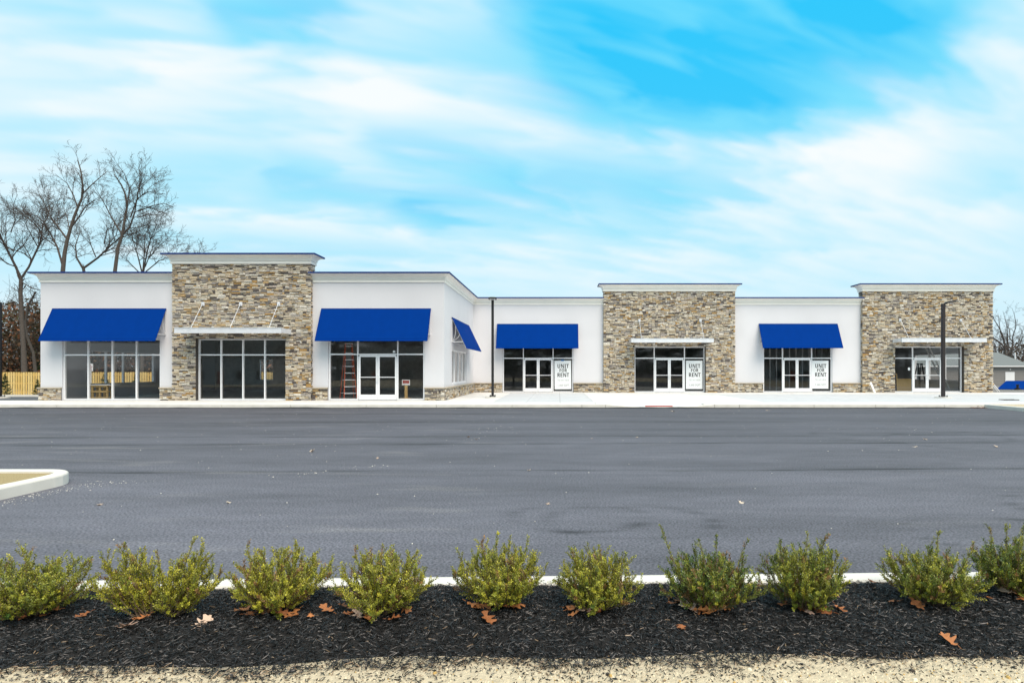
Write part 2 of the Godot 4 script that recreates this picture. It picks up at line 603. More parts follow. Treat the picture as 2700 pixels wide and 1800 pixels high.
func make_ground() -> void:
	var s := shape()
	s.sheet(PackedVector2Array([Vector2(-500, 60), Vector2(500, 60), Vector2(500, -700), Vector2(-500, -700)]), -1.0)
	struct(s, "ground", M.earth)

	# the lot, with its own texture coordinates
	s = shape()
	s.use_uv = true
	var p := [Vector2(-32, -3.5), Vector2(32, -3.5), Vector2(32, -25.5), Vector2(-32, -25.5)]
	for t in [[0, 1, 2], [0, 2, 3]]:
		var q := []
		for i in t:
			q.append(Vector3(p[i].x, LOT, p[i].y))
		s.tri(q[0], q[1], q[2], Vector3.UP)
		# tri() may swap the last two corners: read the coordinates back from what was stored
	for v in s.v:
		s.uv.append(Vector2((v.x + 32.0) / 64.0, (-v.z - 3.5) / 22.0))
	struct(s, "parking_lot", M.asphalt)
	s = shape()
	s.box(Vector3(-90, -1.0, -24.5), Vector3(-32, LOT - 0.006, 3))
	s.box(Vector3(32, -1.0, -24.5), Vector3(90, LOT - 0.006, 3))
	s.box(Vector3(-32, -1.0, -24.5), Vector3(32, LOT - 0.012, -3.8))
	struct(s, "lot_base", M.asphalt_plain)

	# base under the sidewalk
	s = shape()
	s.box(Vector3(-60, -1.0, -27.3), Vector3(1.62, -0.03, KERB_Z - 0.17))
	s.box(Vector3(1.62, -1.0, -27.3), Vector3(6.96, -0.036, KERB_Z - 1.6))
	s.box(Vector3(6.96, -1.0, -27.3), Vector3(32, -0.03, KERB_Z - 0.17))
	s.box(Vector3(XS + 0.01, -1.0, -52), Vector3(60, -0.032, -27.3))
	s.box(Vector3(XL + 0.01, -1.0, ZBL), Vector3(XS + 0.01, -0.034, -27.3))
	struct(s, "sidewalk_base", M.gravel)

	# sidewalk slabs, each a piece of its own
	var walk := Node3D.new()
	walk.name = "sidewalk"
	add_child(walk)
	walk.position = Vector3(0, -0.03, -25.9)
	origin_of[walk] = walk.position
	meta(walk, "", "", "", "structure")
	var x := -33.4
	while x < 31.0:
		for k in 9:
			var za := KERB_Z - 0.172 - 1.43 * k
			var zb := za - 1.424
			var xm := x + 0.76
			if x + 1.5 < XS + 0.05 and k > 1:
				continue
			if xm < XS and k == 1:
				zb = -27.335
			var xa := x + 0.006
			if x + 1.51 > XS and x < XS and k > 1:
				xa = XS + 0.03
			if k == 8:
				zb = -36.83
			if xm > 1.9 and xm < 6.7 and k == 0:
				continue
			var tone := 0
			var dep := -(za + zb) / 2.0
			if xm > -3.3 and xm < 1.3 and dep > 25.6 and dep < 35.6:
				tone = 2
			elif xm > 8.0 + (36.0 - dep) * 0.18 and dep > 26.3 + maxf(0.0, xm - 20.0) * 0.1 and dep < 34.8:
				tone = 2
			elif rng.randf() < 0.35:
				tone = 1
			s = shape()
			var lift := rng.randf_range(-0.003, 0.002)
			s.box(Vector3(xa, -0.03, zb + 0.005), Vector3(x + 1.516, lift, za - 0.003))
			part(s, "slab", M["slab%d" % tone], walk)
		x += 1.522
	# kerb ramp down to the lot, with its red warning pad
	s = shape()
	var zf := KERB_Z - 0.172
	var zr := zf - 1.424
	var a := Vector3(3.5, -0.12, zf)
	var b := Vector3(5.1, -0.12, zf)
	s.quad(a, b, Vector3(5.1, 0, zr), Vector3(3.5, 0, zr), Vector3(0, 1, 0.08).normalized())
	s.tri(Vector3(1.62, 0, zf), a, Vector3(3.5, 0, zr), Vector3(0.06, 1, 0.02).normalized())
	s.tri(Vector3(1.62, 0, zf), Vector3(3.5, 0, zr), Vector3(1.62, 0, zr), Vector3.UP)
	s.tri(b, Vector3(6.96, 0, zf), Vector3(5.1, 0, zr), Vector3(-0.06, 1, 0.02).normalized())
	s.tri(Vector3(6.96, 0, zf), Vector3(6.96, 0, zr), Vector3(5.1, 0, zr), Vector3.UP)
	part(s, "ramp", M.slab0, walk)
	s = shape()
	var sl := 0.12 / 1.424
	for i in 1:
		var z0 := zf - 0.02 - i * 0.31
		var z1 := z0 - 0.305
		s.quad(Vector3(3.72, -0.12 + (zf - z0) * sl + 0.006, z0), Vector3(4.9, -0.12 + (zf - z0) * sl + 0.006, z0), Vector3(4.9, -0.12 + (zf - z1) * sl + 0.006, z1), Vector3(3.72, -0.12 + (zf - z1) * sl + 0.006, z1), Vector3(0, 1, 0.08).normalized())
		for u in 11:
			for w in 3:
				var cx := 3.78 + u * 0.105
				var cz := z0 - 0.05 - w * 0.1
				s.obox(Transform3D(Basis.IDENTITY, Vector3(cx, -0.12 + (zf - cz) * sl + 0.008, cz)), Vector3(0.035, 0.012, 0.035))
	part(s, "warning_pad", M.red_pad, walk)

	# the far kerb, stone by stone
	var kerb := Node3D.new()
	kerb.name = "kerb"
	add_child(kerb)
	kerb.position = Vector3(0, LOT, KERB_Z)
	origin_of[kerb] = kerb.position
	meta(kerb, "", "", "", "structure")
	var cuts := [-35.5, -32.4, -29.4, -26.35, -23.6, -21.17, -18.1, -14.2, -11.3, -8.1, -5.14, -1.95, 1.0, 2.0, 3.5, 5.1, 6.6, 7.65, 10.8, 13.4, 16.3, 18.0]
	for i in cuts.size() - 1:
		var h := [0.0, 0.0]
		for e in 2:
			var cx: float = cuts[i + e]
			h[e] = -0.125 if cx > 3.4 and cx < 5.2 else 0.0
		kerb_stone(kerb, Vector3(cuts[i] + 0.009, h[0], KERB_Z), Vector3(cuts[i + 1] - 0.009, h[1], KERB_Z))
	# tar left on the foot of the kerb by the paving
	s = shape()
	var wob := FastNoiseLite.new()
	wob.seed = 4
	wob.frequency = 0.35
	var tx := -35.0
	while tx < 17.9:
		var ta := LOT + 0.022 + 0.03 * maxf(0.0, wob.get_noise_1d(tx) + 0.1)
		var tb := LOT + 0.022 + 0.03 * maxf(0.0, wob.get_noise_1d(tx + 0.25) + 0.1)
		s.quad(Vector3(tx, LOT, KERB_Z + 0.003), Vector3(tx + 0.25, LOT, KERB_Z + 0.003), Vector3(tx + 0.25, tb, KERB_Z + 0.003), Vector3(tx, ta, KERB_Z + 0.003), Vector3(0, 0, 1))
		tx += 0.25
	part(s, "tar_edge", M.black_metal, kerb)
	# kerb of the bay that comes forward at the right end
	var path := []
	for k in 5:
		kerb_stone(kerb, Vector3(18.0, 0, KERB_Z - 0.16 + 3.0 * k + 0.004), Vector3(18.0, 0, KERB_Z - 0.16 + 3.0 * (k + 1) - 0.004))
	s = shape()
	s.box(Vector3(18.17, -0.4, KERB_Z - 0.16), Vector3(40, -0.012, -8))
	struct(s, "planting_bay", M.sand)

	# the end island at the left of the lot
	var isl := Node3D.new()
	isl.name = "island_kerb"
	add_child(isl)
	isl.position = Vector3(-8, LOT, -7)
	origin_of[isl] = isl.position
	meta(isl, "", "", "", "structure")
	path = [Vector3(-6.96, 0, -4.2), Vector3(-6.95, 0, -6.2), Vector3(-6.94, 0, -7.95)]
	for k in range(1, 7):
		var t := PI / 2.0 * k / 6.0
		path.append(Vector3(-7.44 + 0.5 * cos(t), 0, -7.95 - 0.55 * sin(t)))
	path.append(Vector3(-9.6, 0, -8.52))
	path.append(Vector3(-12.6, 0, -8.54))
	path.append(Vector3(-15.6, 0, -8.56))
	s = shape()
	var prof := kerb_profile()
	var fl := PackedVector2Array()
	for q in prof:
		fl.append(Vector2(q.x, q.y))
	s.sweep(path_rev(path), fl)
	part(s, "kerb_stone", M.kerb, isl)
	s = shape()
	s.box(Vector3(-15.6, -0.4, -8.36), Vector3(-7.11, -0.035, -4.3))
	struct(s, "island_fill", M.straw)

	# side yard left of the building: gravel, a rear drive with its kerb, and the ground falling away to the fence
	s = shape()
	var rows := [[-27.3, -0.04], [-30.5, -0.16], [-33.0, -0.34], [-41.6, -0.50], [-45.6, -0.60], [-60, -0.7], [-140, -0.6]]
	for i in rows.size() - 1:
		if i == 2:
			continue
		s.quad(Vector3(-140, rows[i][1], rows[i][0]), Vector3(XL + (0.0 if i < 3 else 40.0), rows[i][1], rows[i][0]), Vector3(XL + (0.0 if i < 3 else 40.0), rows[i + 1][1], rows[i + 1][0]), Vector3(-140, rows[i + 1][1], rows[i + 1][0]), Vector3.UP)
	struct(s, "side_yard", M.gravel)
	s = shape()
	s.quad(Vector3(-140, -0.34, -33), Vector3(XL, -0.34, -33), Vector3(XL, -0.5, -41.6), Vector3(-140, -0.5, -41.6), Vector3.UP)
	struct(s, "rear_drive", M.asphalt_plain)
	s = shape()
	s.box(Vector3(-70, -0.6, -41.75), Vector3(XL - 0.4, -0.36, -41.58))
	struct(s, "rear_kerb", M.kerb)
	# falling ground beyond the right end
	s = shape()
	s.quad(Vector3(28, -0.05, -45), Vector3(140, -0.05, -45), Vector3(140, -0.86, -57), Vector3(28, -0.86, -57), Vector3.UP)
	s.quad(Vector3(28, -0.86, -57), Vector3(140, -0.86, -57), Vector3(140, -0.86, -140), Vector3(28, -0.86, -140), Vector3.UP)
	struct(s, "right_slope", M.gravel)


func kerb_profile() -> PackedVector2Array:
	# outwards = towards the traffic side of the path
	return PackedVector2Array([Vector2(0.0, LOT - 0.12), Vector2(0.0, -0.028), Vector2(-0.008, -0.010), Vector2(-0.026, 0.0), Vector2(-0.155, 0.0), Vector2(-0.165, -0.012), Vector2(-0.165, LOT - 0.12)])


func path_rev(p: Array) -> Array:
	var r := p.duplicate()
	return r


func kerb_stone(parent: Node3D, a: Vector3, b: Vector3) -> void:
	# the traffic side is at the right hand of a -> b as sweep() counts it; a slope is drawn by shearing the profile
	var s := shape()
	var prof := kerb_profile()
	var d := Vector3(b.x - a.x, 0, b.z - a.z).normalized()
	var o := Vector3(-d.z, 0, d.x)
	var pa := []
	var pb := []
	for q in prof:
		pa.append(Vector3(a.x, 0, a.z) + o * q.x + Vector3.UP * (q.y + (a.y if q.y > LOT else 0.0)))
		pb.append(Vector3(b.x, 0, b.z) + o * q.x + Vector3.UP * (q.y + (b.y if q.y > LOT else 0.0)))
	for j in prof.size():
		var k := (j + 1) % prof.size()
		var e := (prof[k] - prof[j]).normalized()
		s.quad(pa[j], pb[j], pb[k], pa[k], o * e.y - Vector3.UP * e.x)
	var t := Geometry2D.triangulate_polygon(prof)
	for j in range(0, t.size(), 3):
		s.tri(pa[t[j]], pa[t[j + 1]], pa[t[j + 2]], -d)
		s.tri(pb[t[j]], pb[t[j + 1]], pb[t[j + 2]], d)
	part(s, "kerb_stone", M.kerb, parent)


# ------------------------------------------------------------------ building
var B: Node3D

func frame(o: Vector3, facing: String) -> Transform3D:
	match facing:
		"right": return Transform3D(Basis(Vector3(0, 0, -1), Vector3.UP, Vector3(1, 0, 0)), o)
		"left": return Transform3D(Basis(Vector3(0, 0, 1), Vector3.UP, Vector3(-1, 0, 0)), o)
	return Transform3D(Basis.IDENTITY, o)


func wall(F: Transform3D, u0: float, u1: float, y0: float, y1: float, th: float, holes: Array, nm: String, m: Material, w := 0.0) -> MeshInstance3D:
	var s := shape(F)
	var x := u0
	for h in holes:
		if h[0] > x:
			s.box(Vector3(x, y0, w - th), Vector3(h[0], y1, w))
		if h[2] > y0:
			s.box(Vector3(h[0], y0, w - th), Vector3(h[1], h[2], w))
		if h[3] < y1:
			s.box(Vector3(h[0], h[3], w - th), Vector3(h[1], y1, w))
		x = h[1]
	if x < u1:
		s.box(Vector3(x, y0, w - th), Vector3(u1, y1, w))
	return part(s, nm, m, B)


func storefront(F: Transform3D, us: Array, y0: float, y1: float, transom: float, door := -1, back := 0.11) -> void:
	var s := shape(F)
	var wf := -back + 0.055
	var wb := -back - 0.055
	var hw := 0.027
	for i in us.size():
		var u: float = us[i]
		s.box(Vector3(u - hw, y0, wb), Vector3(u + hw, y1, wf))
	for i in us.size() - 1:
		var ua: float = us[i] + hw
		var ub: float = us[i + 1] - hw
		s.box(Vector3(ua, y1 - 0.055, wb + 0.003), Vector3(ub, y1, wf - 0.003))
		if i != door:
			s.box(Vector3(ua, y0, wb + 0.003), Vector3(ub, y0 + 0.075, wf - 0.003))
		if transom > 0.0:
			s.box(Vector3(ua, transom - 0.03, wb + 0.003), Vector3(ub, transom + 0.03, wf - 0.003))
	var fr := part(s, "storefront_frame", M.aluminium, B)
	for i in us.size() - 1:
		var ua: float = us[i] + hw - 0.004
		var ub: float = us[i + 1] - hw + 0.004
		var spans := []
		if transom > 0.0:
			spans.append([transom + 0.026, y1 - 0.051])
			if i != door:
				spans.append([y0 + 0.071, transom - 0.026])
		else:
			spans.append([y0 + 0.071, y1 - 0.051])
		for v in spans:
			s = shape(F)
			s.box(Vector3(ua, v[0], -back - 0.004), Vector3(ub, v[1], -back + 0.004))
			part(s, "pane", M.glass, fr)
	if door >= 0:
		var ua: float = us[door] + hw + 0.012
		var ub: float = us[door + 1] - hw - 0.012
		var top := transom - 0.036
		var mid := (ua + ub) / 2.0
		for k in 2:
			var a := ua if k == 0 else mid + 0.004
			var b := mid - 0.004 if k == 0 else ub
			s = shape(F)
			var st := 0.085
			var zf := wf - 0.012
			var zb := wf - 0.055
			s.box(Vector3(a, y0 + 0.012, zb), Vector3(a + st, top, zf))
			s.box(Vector3(b - st, y0 + 0.012, zb), Vector3(b, top, zf))
			s.box(Vector3(a + st, y0 + 0.012, zb + 0.002), Vector3(b - st, y0 + 0.27, zf - 0.002))
			s.box(Vector3(a + st, top - 0.085, zb + 0.002), Vector3(b - st, top, zf - 0.002))
			s.box(Vector3(a + st, 1.08, zb + 0.002), Vector3(b - st, 1.115, zf - 0.002))
			var leaf := part(s, "door", M.aluminium, B)
			for v in [[y0 + 0.266, 1.084], [1.111, top - 0.081]]:
				s = shape(F)
				s.box(Vector3(a + st - 0.004, v[0], zb + 0.018), Vector3(b - st + 0.004, v[1], zb + 0.026))
				part(s, "pane", M.glass, leaf)
			var hx := b - 0.04 if k == 0 else a + 0.04
			s = shape(F)
			s.tube(PackedVector3Array([Vector3(hx, 0.86, zf - 0.01), Vector3(hx, 0.86, zf + 0.05), Vector3(hx, 0.88, zf + 0.065), Vector3(hx, 1.1, zf + 0.065), Vector3(hx, 1.12, zf + 0.05), Vector3(hx, 1.12, zf - 0.01)]), PackedFloat32Array([0.014, 0.014, 0.014, 0.014, 0.014, 0.014]), 8)
			part(s, "handle", M.aluminium, leaf)
			s = shape(F)
			var gx := a + 0.02 if k == 0 else b - 0.02
			s.box(Vector3(gx - 0.018, top - 0.06, zf), Vector3(gx + 0.018, top + 0.005, zf + 0.022))
			part(s, "hinge", M.black_metal, leaf)


func awning(F: Transform3D, u0: float, u1: float, yt: float, yb: float, proj := 0.78) -> void:
	var s := shape(F)
	var a := Vector2(0.03, yt)
	var b := Vector2(proj, yb)
	var d := (b - a).normalized()
	var nn := Vector2(-d.y, d.x)
	if nn.x < 0.0:
		nn = -nn
	# fabric: a taut sheet with a rolled hem, very slightly dished between its frames
	var cols := 10
	var rows := 6
	for i in cols:
		for j in rows:
			var q := []
			for w in [[0, 0], [1, 0], [1, 1], [0, 1]]:
				var fu := float(i + w[0]) / cols
				var fv := float(j + w[1]) / rows
				var sag := 0.012 * sin(fu * PI * 4.0) * sin(fu * PI * 4.0) * sin(fv * PI)
				var p := a.lerp(b, fv) - nn * sag
				q.append(Vector3(lerpf(u0, u1, fu), p.y, p.x))
			var f: Vector3 = (q[1] - q[0]).cross(q[3] - q[0]).normalized()
			if f.z < 0.0:
				f = -f
			s.quad(q[0], q[1], q[2], q[3], f)
			var back := Vector3(0, nn.y, nn.x) * -0.012
			s.quad(q[0] + back, q[1] + back, q[2] + back, q[3] + back, -f)
	var hem := [a, b]
	for e in [[Vector3(u0, a.y, a.x), Vector3(u1, a.y, a.x)], [Vector3(u0, b.y, b.x), Vector3(u1, b.y, b.x)], [Vector3(u0, a.y, a.x), Vector3(u0, b.y, b.x)], [Vector3(u1, a.y, a.x), Vector3(u1, b.y, b.x)]]:
		s.tube(PackedVector3Array([e[0], e[1]]), PackedFloat32Array([0.017, 0.017]), 8)
	var hb := a.lerp(b, 0.94)
	s.bar(Vector3(u0, hb.y, hb.x), Vector3(u1, hb.y, hb.x), 0.006, 0.014)
	var aw := part(s, "awning", M.awning_blue, B)
	# frame: a rail on the wall, a lower rail, arms and posts
	var yl := yt - (yt - yb) * 0.79
	var wl := a.lerp(b, 0.79).x - 0.03
	s = shape(F)
	var back3 := Vector3(0, nn.y, nn.x) * -0.035
	s.bar(Vector3(u0 + 0.03, yl, 0.02), Vector3(u1 - 0.03, yl, 0.02), 0.035, 0.035)
	s.bar(Vector3(u0 + 0.03, yl, wl - 0.02), Vector3(u1 - 0.03, yl, wl - 0.02), 0.03, 0.03)
	var bays := 5
	for i in bays:
		var u := lerpf(u0 + 0.03, u1 - 0.03, float(i) / (bays - 1))
		s.bar(Vector3(u, yl + 0.018, 0.02), Vector3(u, yt - 0.08, 0.02), 0.032, 0.032, Vector3.RIGHT)
		s.bar(Vector3(u, yl, 0.038), Vector3(u, yl, wl - 0.036), 0.032, 0.032)
		s.bar(Vector3(u, a.y - 0.07, a.x + 0.02) + back3 * 0.3, Vector3(u, b.y + 0.01, b.x) + back3, 0.026, 0.026)
	part(s, "awning_frame", M.steel_frame, aw)
	for i in bays:
		var u := lerpf(u0 + 0.03, u1 - 0.03, float(i) / (bays - 1))
		for t in [0.27, 0.55]:
			var e := a.lerp(b, t) - nn * 0.04
			var p := PackedVector3Array()
			var r := PackedFloat32Array()
			for k in 7:
				var f := k / 6.0
				var q := Vector2(0.05, yl + 0.03).lerp(e, f) + Vector2(0.07, -0.03) * sin(f * PI) * (1.0 if t < 0.4 else 0.7)
				p.append(Vector3(u, q.y, q.x))
				r.append(0.011)
			s = shape(F)
			s.tube(p, r, 6)
			part(s, "brace", M.steel_frame, aw)


func canopy(F: Transform3D, u0: float, u1: float, y0: float, y1: float, proj: float, anchors: Array, ya: float) -> void:
	var s := shape(F)
	s.box(Vector3(u0, y0, proj - 0.03), Vector3(u1, y1, proj))
	s.box(Vector3(u0 + 0.002, y0 + 0.002, 0.10), Vector3(u0 + 0.032, y1 - 0.002, proj - 0.03))
	s.box(Vector3(u1 - 0.032, y0 + 0.002, 0.10), Vector3(u1 - 0.002, y1 - 0.002, proj - 0.03))
	s.box(Vector3(u0 + 0.032, y0 + 0.06, 0.10), Vector3(u1 - 0.032, y0 + 0.10, proj - 0.03))
	s.box(Vector3(u0 - 0.015, y1, proj - 0.06), Vector3(u1 + 0.015, y1 + 0.02, proj + 0.018))
	s.box(Vector3(u0 - 0.012, y0 - 0.016, proj - 0.05), Vector3(u1 + 0.012, y0, proj + 0.014))
	var c := part(s, "canopy", M.canopy_metal, B)
	for u in anchors:
		s = shape(F)
		s.tube(PackedVector3Array([Vector3(u, ya, 0.13), Vector3(u, y1 + 0.02, proj - 0.12)]), PackedFloat32Array([0.012, 0.012]), 8)
		part(s, "rod", M.canopy_metal, c)
		s = shape(F)
		s.box(Vector3(u - 0.07, ya - 0.09, 0.07), Vector3(u + 0.07, ya + 0.09, 0.105))
		s.box(Vector3(u - 0.02, ya - 0.04, 0.105), Vector3(u + 0.02, ya + 0.04, 0.16))
		part(s, "bracket", M.canopy_metal, c)


func cornice_profile() -> PackedVector2Array:
	var p := PackedVector2Array([Vector2(-0.02, 0.0), Vector2(0.045, 0.0), Vector2(0.045, 0.115), Vector2(0.022, 0.122), Vector2(0.022, 0.142), Vector2(0.065, 0.149), Vector2(0.065, 0.175)])
	for k in range(0, 8):
		var t := PI / 2.0 * k / 7.0
		p.append(Vector2(0.068 + 0.215 * (1.0 - cos(t)), 0.178 + 0.19 * sin(t)))
	p.append(Vector2(0.29, 0.375))
	p.append(Vector2(0.29, 0.40))
	p.append(Vector2(-0.02, 0.40))
	return p


func cornice(path: Array, closed := false) -> void:
	var s := shape()
	s.sweep(path, cornice_profile(), closed)
	var c := part(s, "cornice", M.trim, B)
	s = shape()
	s.sweep(path, PackedVector2Array([Vector2(-0.3, 0.402), Vector2(0.315, 0.402), Vector2(0.322, 0.392), Vector2(0.332, 0.392), Vector2(0.332, 0.45), Vector2(0.322, 0.462), Vector2(-0.3, 0.478)]), closed)
	part(s, "coping", M.cap_blue, c)


# ledge stone: rectangles of uneven size packed on a grid
func lay_stones(parent: Node3D, F: Transform3D, u0: float, u1: float, y0: float, y1: float, holes: Array, w: float, scale: float) -> void:
	var nc := maxi(2, int(round((u1 - u0) / 0.046)))
	var nr := maxi(2, int(round((y1 - y0) / 0.037)))
	var cw := (u1 - u0) / nc
	var ch := (y1 - y0) / nr
	var taken := PackedByteArray()
	taken.resize(nc * nr)
	for j in nr:
		for i in nc:
			var cx := u0 + (i + 0.5) * cw
			var cy := y0 + (j + 0.5) * ch
			for h in holes:
				if cx > h[0] and cx < h[1] and cy > h[2] and cy < h[3]:
					taken[j * nc + i] = 1
	for j in nr:
		for i in nc:
			if taken[j * nc + i]:
				continue
			var run := 0
			while i + run < nc and not taken[j * nc + i + run] and run < 13:
				run += 1
			var want := rng.randi_range(3, 9) if rng.randf() < 0.8 else rng.randi_range(2, 4)
			var sw := mini(want, run)
			if run - sw == 1 and run < 13:
				sw = run
			var r := rng.randf()
			var sh := 1 if r < 0.36 else (2 if r < 0.84 else 3)
			sh = mini(sh, nr - j)
			for jj in range(1, sh):
				for ii in sw:
					if taken[(j + jj) * nc + i + ii]:
						sh = mini(sh, jj)
			for jj in sh:
				for ii in sw:
					taken[(j + jj) * nc + i + ii] = 1
			stones.append({"p": parent, "F": F, "u": u0 + (i + sw * 0.5) * cw, "y": y0 + (j + sh * 0.5) * ch, "sw": sw * cw - rng.randf_range(0.006, 0.014), "sh": sh * ch - rng.randf_range(0.007, 0.013), "w": w, "d": rng.randf_range(0.026, 0.075),
				"v": rng.randi() % 8, "c": pick_stone(), "a": sw * cw * sh * ch * scale * scale})


func pick_stone() -> int:
	var r := rng.randf()
	var a := 0.0
	var wts := [0.20, 0.15, 0.14, 0.065, 0.035, 0.085, 0.075, 0.07, 0.10, 0.05, 0.03]
	for i in wts.size():
		a += wts[i]
		if r < a:
			return i
	return 0


func make_stone_kinds() -> void:
	stone_cols = [Color(0.78, 0.70, 0.55), Color(0.68, 0.56, 0.39), Color(0.84, 0.79, 0.69), Color(0.60, 0.42, 0.21), Color(0.54, 0.33, 0.12), Color(0.46, 0.42, 0.38), Color(0.27, 0.245, 0.225), Color(0.14, 0.12, 0.11), Color(0.70, 0.60, 0.47), Color(0.58, 0.50, 0.43), Color(0.40, 0.33, 0.24)]
	for k in 8:
		var s := shape()
		var f := []
		var bk := []
		for q in [Vector2(-1, -1), Vector2(1, -1), Vector2(1, 1), Vector2(-1, 1)]:
			bk.append(Vector3(q.x * 0.5, q.y * 0.5, 0))
			f.append(Vector3(q.x * (0.5 - rng.randf_range(0.005, 0.05)), q.y * (0.5 - rng.randf_range(0.01, 0.10)), rng.randf_range(0.72, 1.0)))
		var mid := Vector3(rng.randf_range(-0.15, 0.15), rng.randf_range(-0.1, 0.1), rng.randf_range(0.95, 1.15))
		for i in 4:
			var l := (i + 1) % 4
			var e: Vector3 = (bk[i] + bk[l]) / 2.0
			var nn: Vector3 = Vector3(e.x, e.y, 0.05).normalized()
			s.quad(bk[i], bk[l], f[l], f[i], nn)
			s.flat(f[i], f[l], mid, Vector3(0, 0, 1))
		stone_meshes.append(s)


func set_stones() -> void:
	# the 300 that show largest become pieces of their own, the rest of each wall is one part
	stones.sort_custom(func(p, q): return p.a > q.a)
	var meshes := []
	for s in stone_meshes:
		meshes.append(s.mesh())
	var mats := []
	for c in stone_cols:
		var m: StandardMaterial3D = M.stone.duplicate()
		m.vertex_color_use_as_albedo = false
		m.albedo_color = (c as Color).linear_to_srgb()
		mats.append(m)
	var rest := {}
	for i in stones.size():
		var t: Dictionary = stones[i]
		var F: Transform3D = t.F
		var x := F * Transform3D(Basis.from_scale(Vector3(t.sw, t.sh, t.d)), Vector3(t.u, t.y, t.w))
		if i < 300:
			var o := MeshInstance3D.new()
			o.name = named("stone", t.p)
			t.p.add_child(o, true)
			o.mesh = meshes[t.v]
			o.material_override = mats[t.c]
			o.transform = Transform3D(x.basis, x.origin - origin_of[t.p])
		else:
			if not rest.has(t.p):
				rest[t.p] = shape()
			var s: Shape = rest[t.p]
			var src: Shape = stone_meshes[t.v]
			var inv := x.basis.inverse().transposed()
			var jit := rng.randf_range(0.82, 1.12)
			var col: Color = stone_cols[t.c] * jit
			col.a = 1.0
			for k in src.v.size():
				s.v.append(x * src.v[k])
				s.n.append((inv * src.n[k]).normalized())
				s.c.append(col)
	for p in rest:
		var o := part(rest[p], "stone_facing", M.stone, p)
		o.set_meta("kind", "stuff")


func tower(F: Transform3D, u0: float, u1: float, hole: Array, scale: float) -> void:
	var s := shape(F)
	# backing in front of the wall, and the shallow parapet above
	s.box(Vector3(u0 + 0.05, 0, -0.3), Vector3(hole[0], 6.44, 0.19))
	s.box(Vector3(hole[1], 0, -0.3), Vector3(u1 - 0.05, 6.44, 0.19))
	s.box(Vector3(hole[0], hole[3], -0.3), Vector3(hole[1], 6.44, 0.19))
	var t := part(s, "stone_tower", M.mortar, B)
	lay_stones(t, F, u0, u1, 0.0, 6.44, [hole], 0.19, scale)
	for side in 2:
		var G := frame(F * Vector3(u0 + 0.05 if side == 0 else u1 - 0.05, 0, 0), "left" if side == 0 else "right")
		var z: float = F.origin.z
		if side == 0:
			lay_stones(t, G, -0.29, 0.19, 0.0, 6.44, [], 0.0, scale * 0.3)
		else:
			lay_stones(t, G, -0.19, 0.29, 0.0, 6.44, [], 0.0, scale * 0.3)
	var o := F.origin
	cornice([Vector3(u0, 6.44, o.z - 0.31), Vector3(u0, 6.44, o.z + 0.235), Vector3(u1, 6.44, o.z + 0.235), Vector3(u1, 6.44, o.z - 0.31)], true)


func base_course(F: Transform3D, u0: float, u1: float, scale: float) -> void:
	var s := shape(F)
	s.box(Vector3(u0, 0, 0.002), Vector3(u1, 0.56, 0.03))
	var b := part(s, "stone_base", M.mortar, B)
	lay_stones(b, F, u0, u1, 0.0, 0.555, [], 0.03, scale)
	s = shape(F)
	s.box(Vector3(u0 - 0.02, 0.556, 0.0), Vector3(u1 + 0.02, 0.615, 0.125))
	part(s, "sill", M.sill_stone, b)


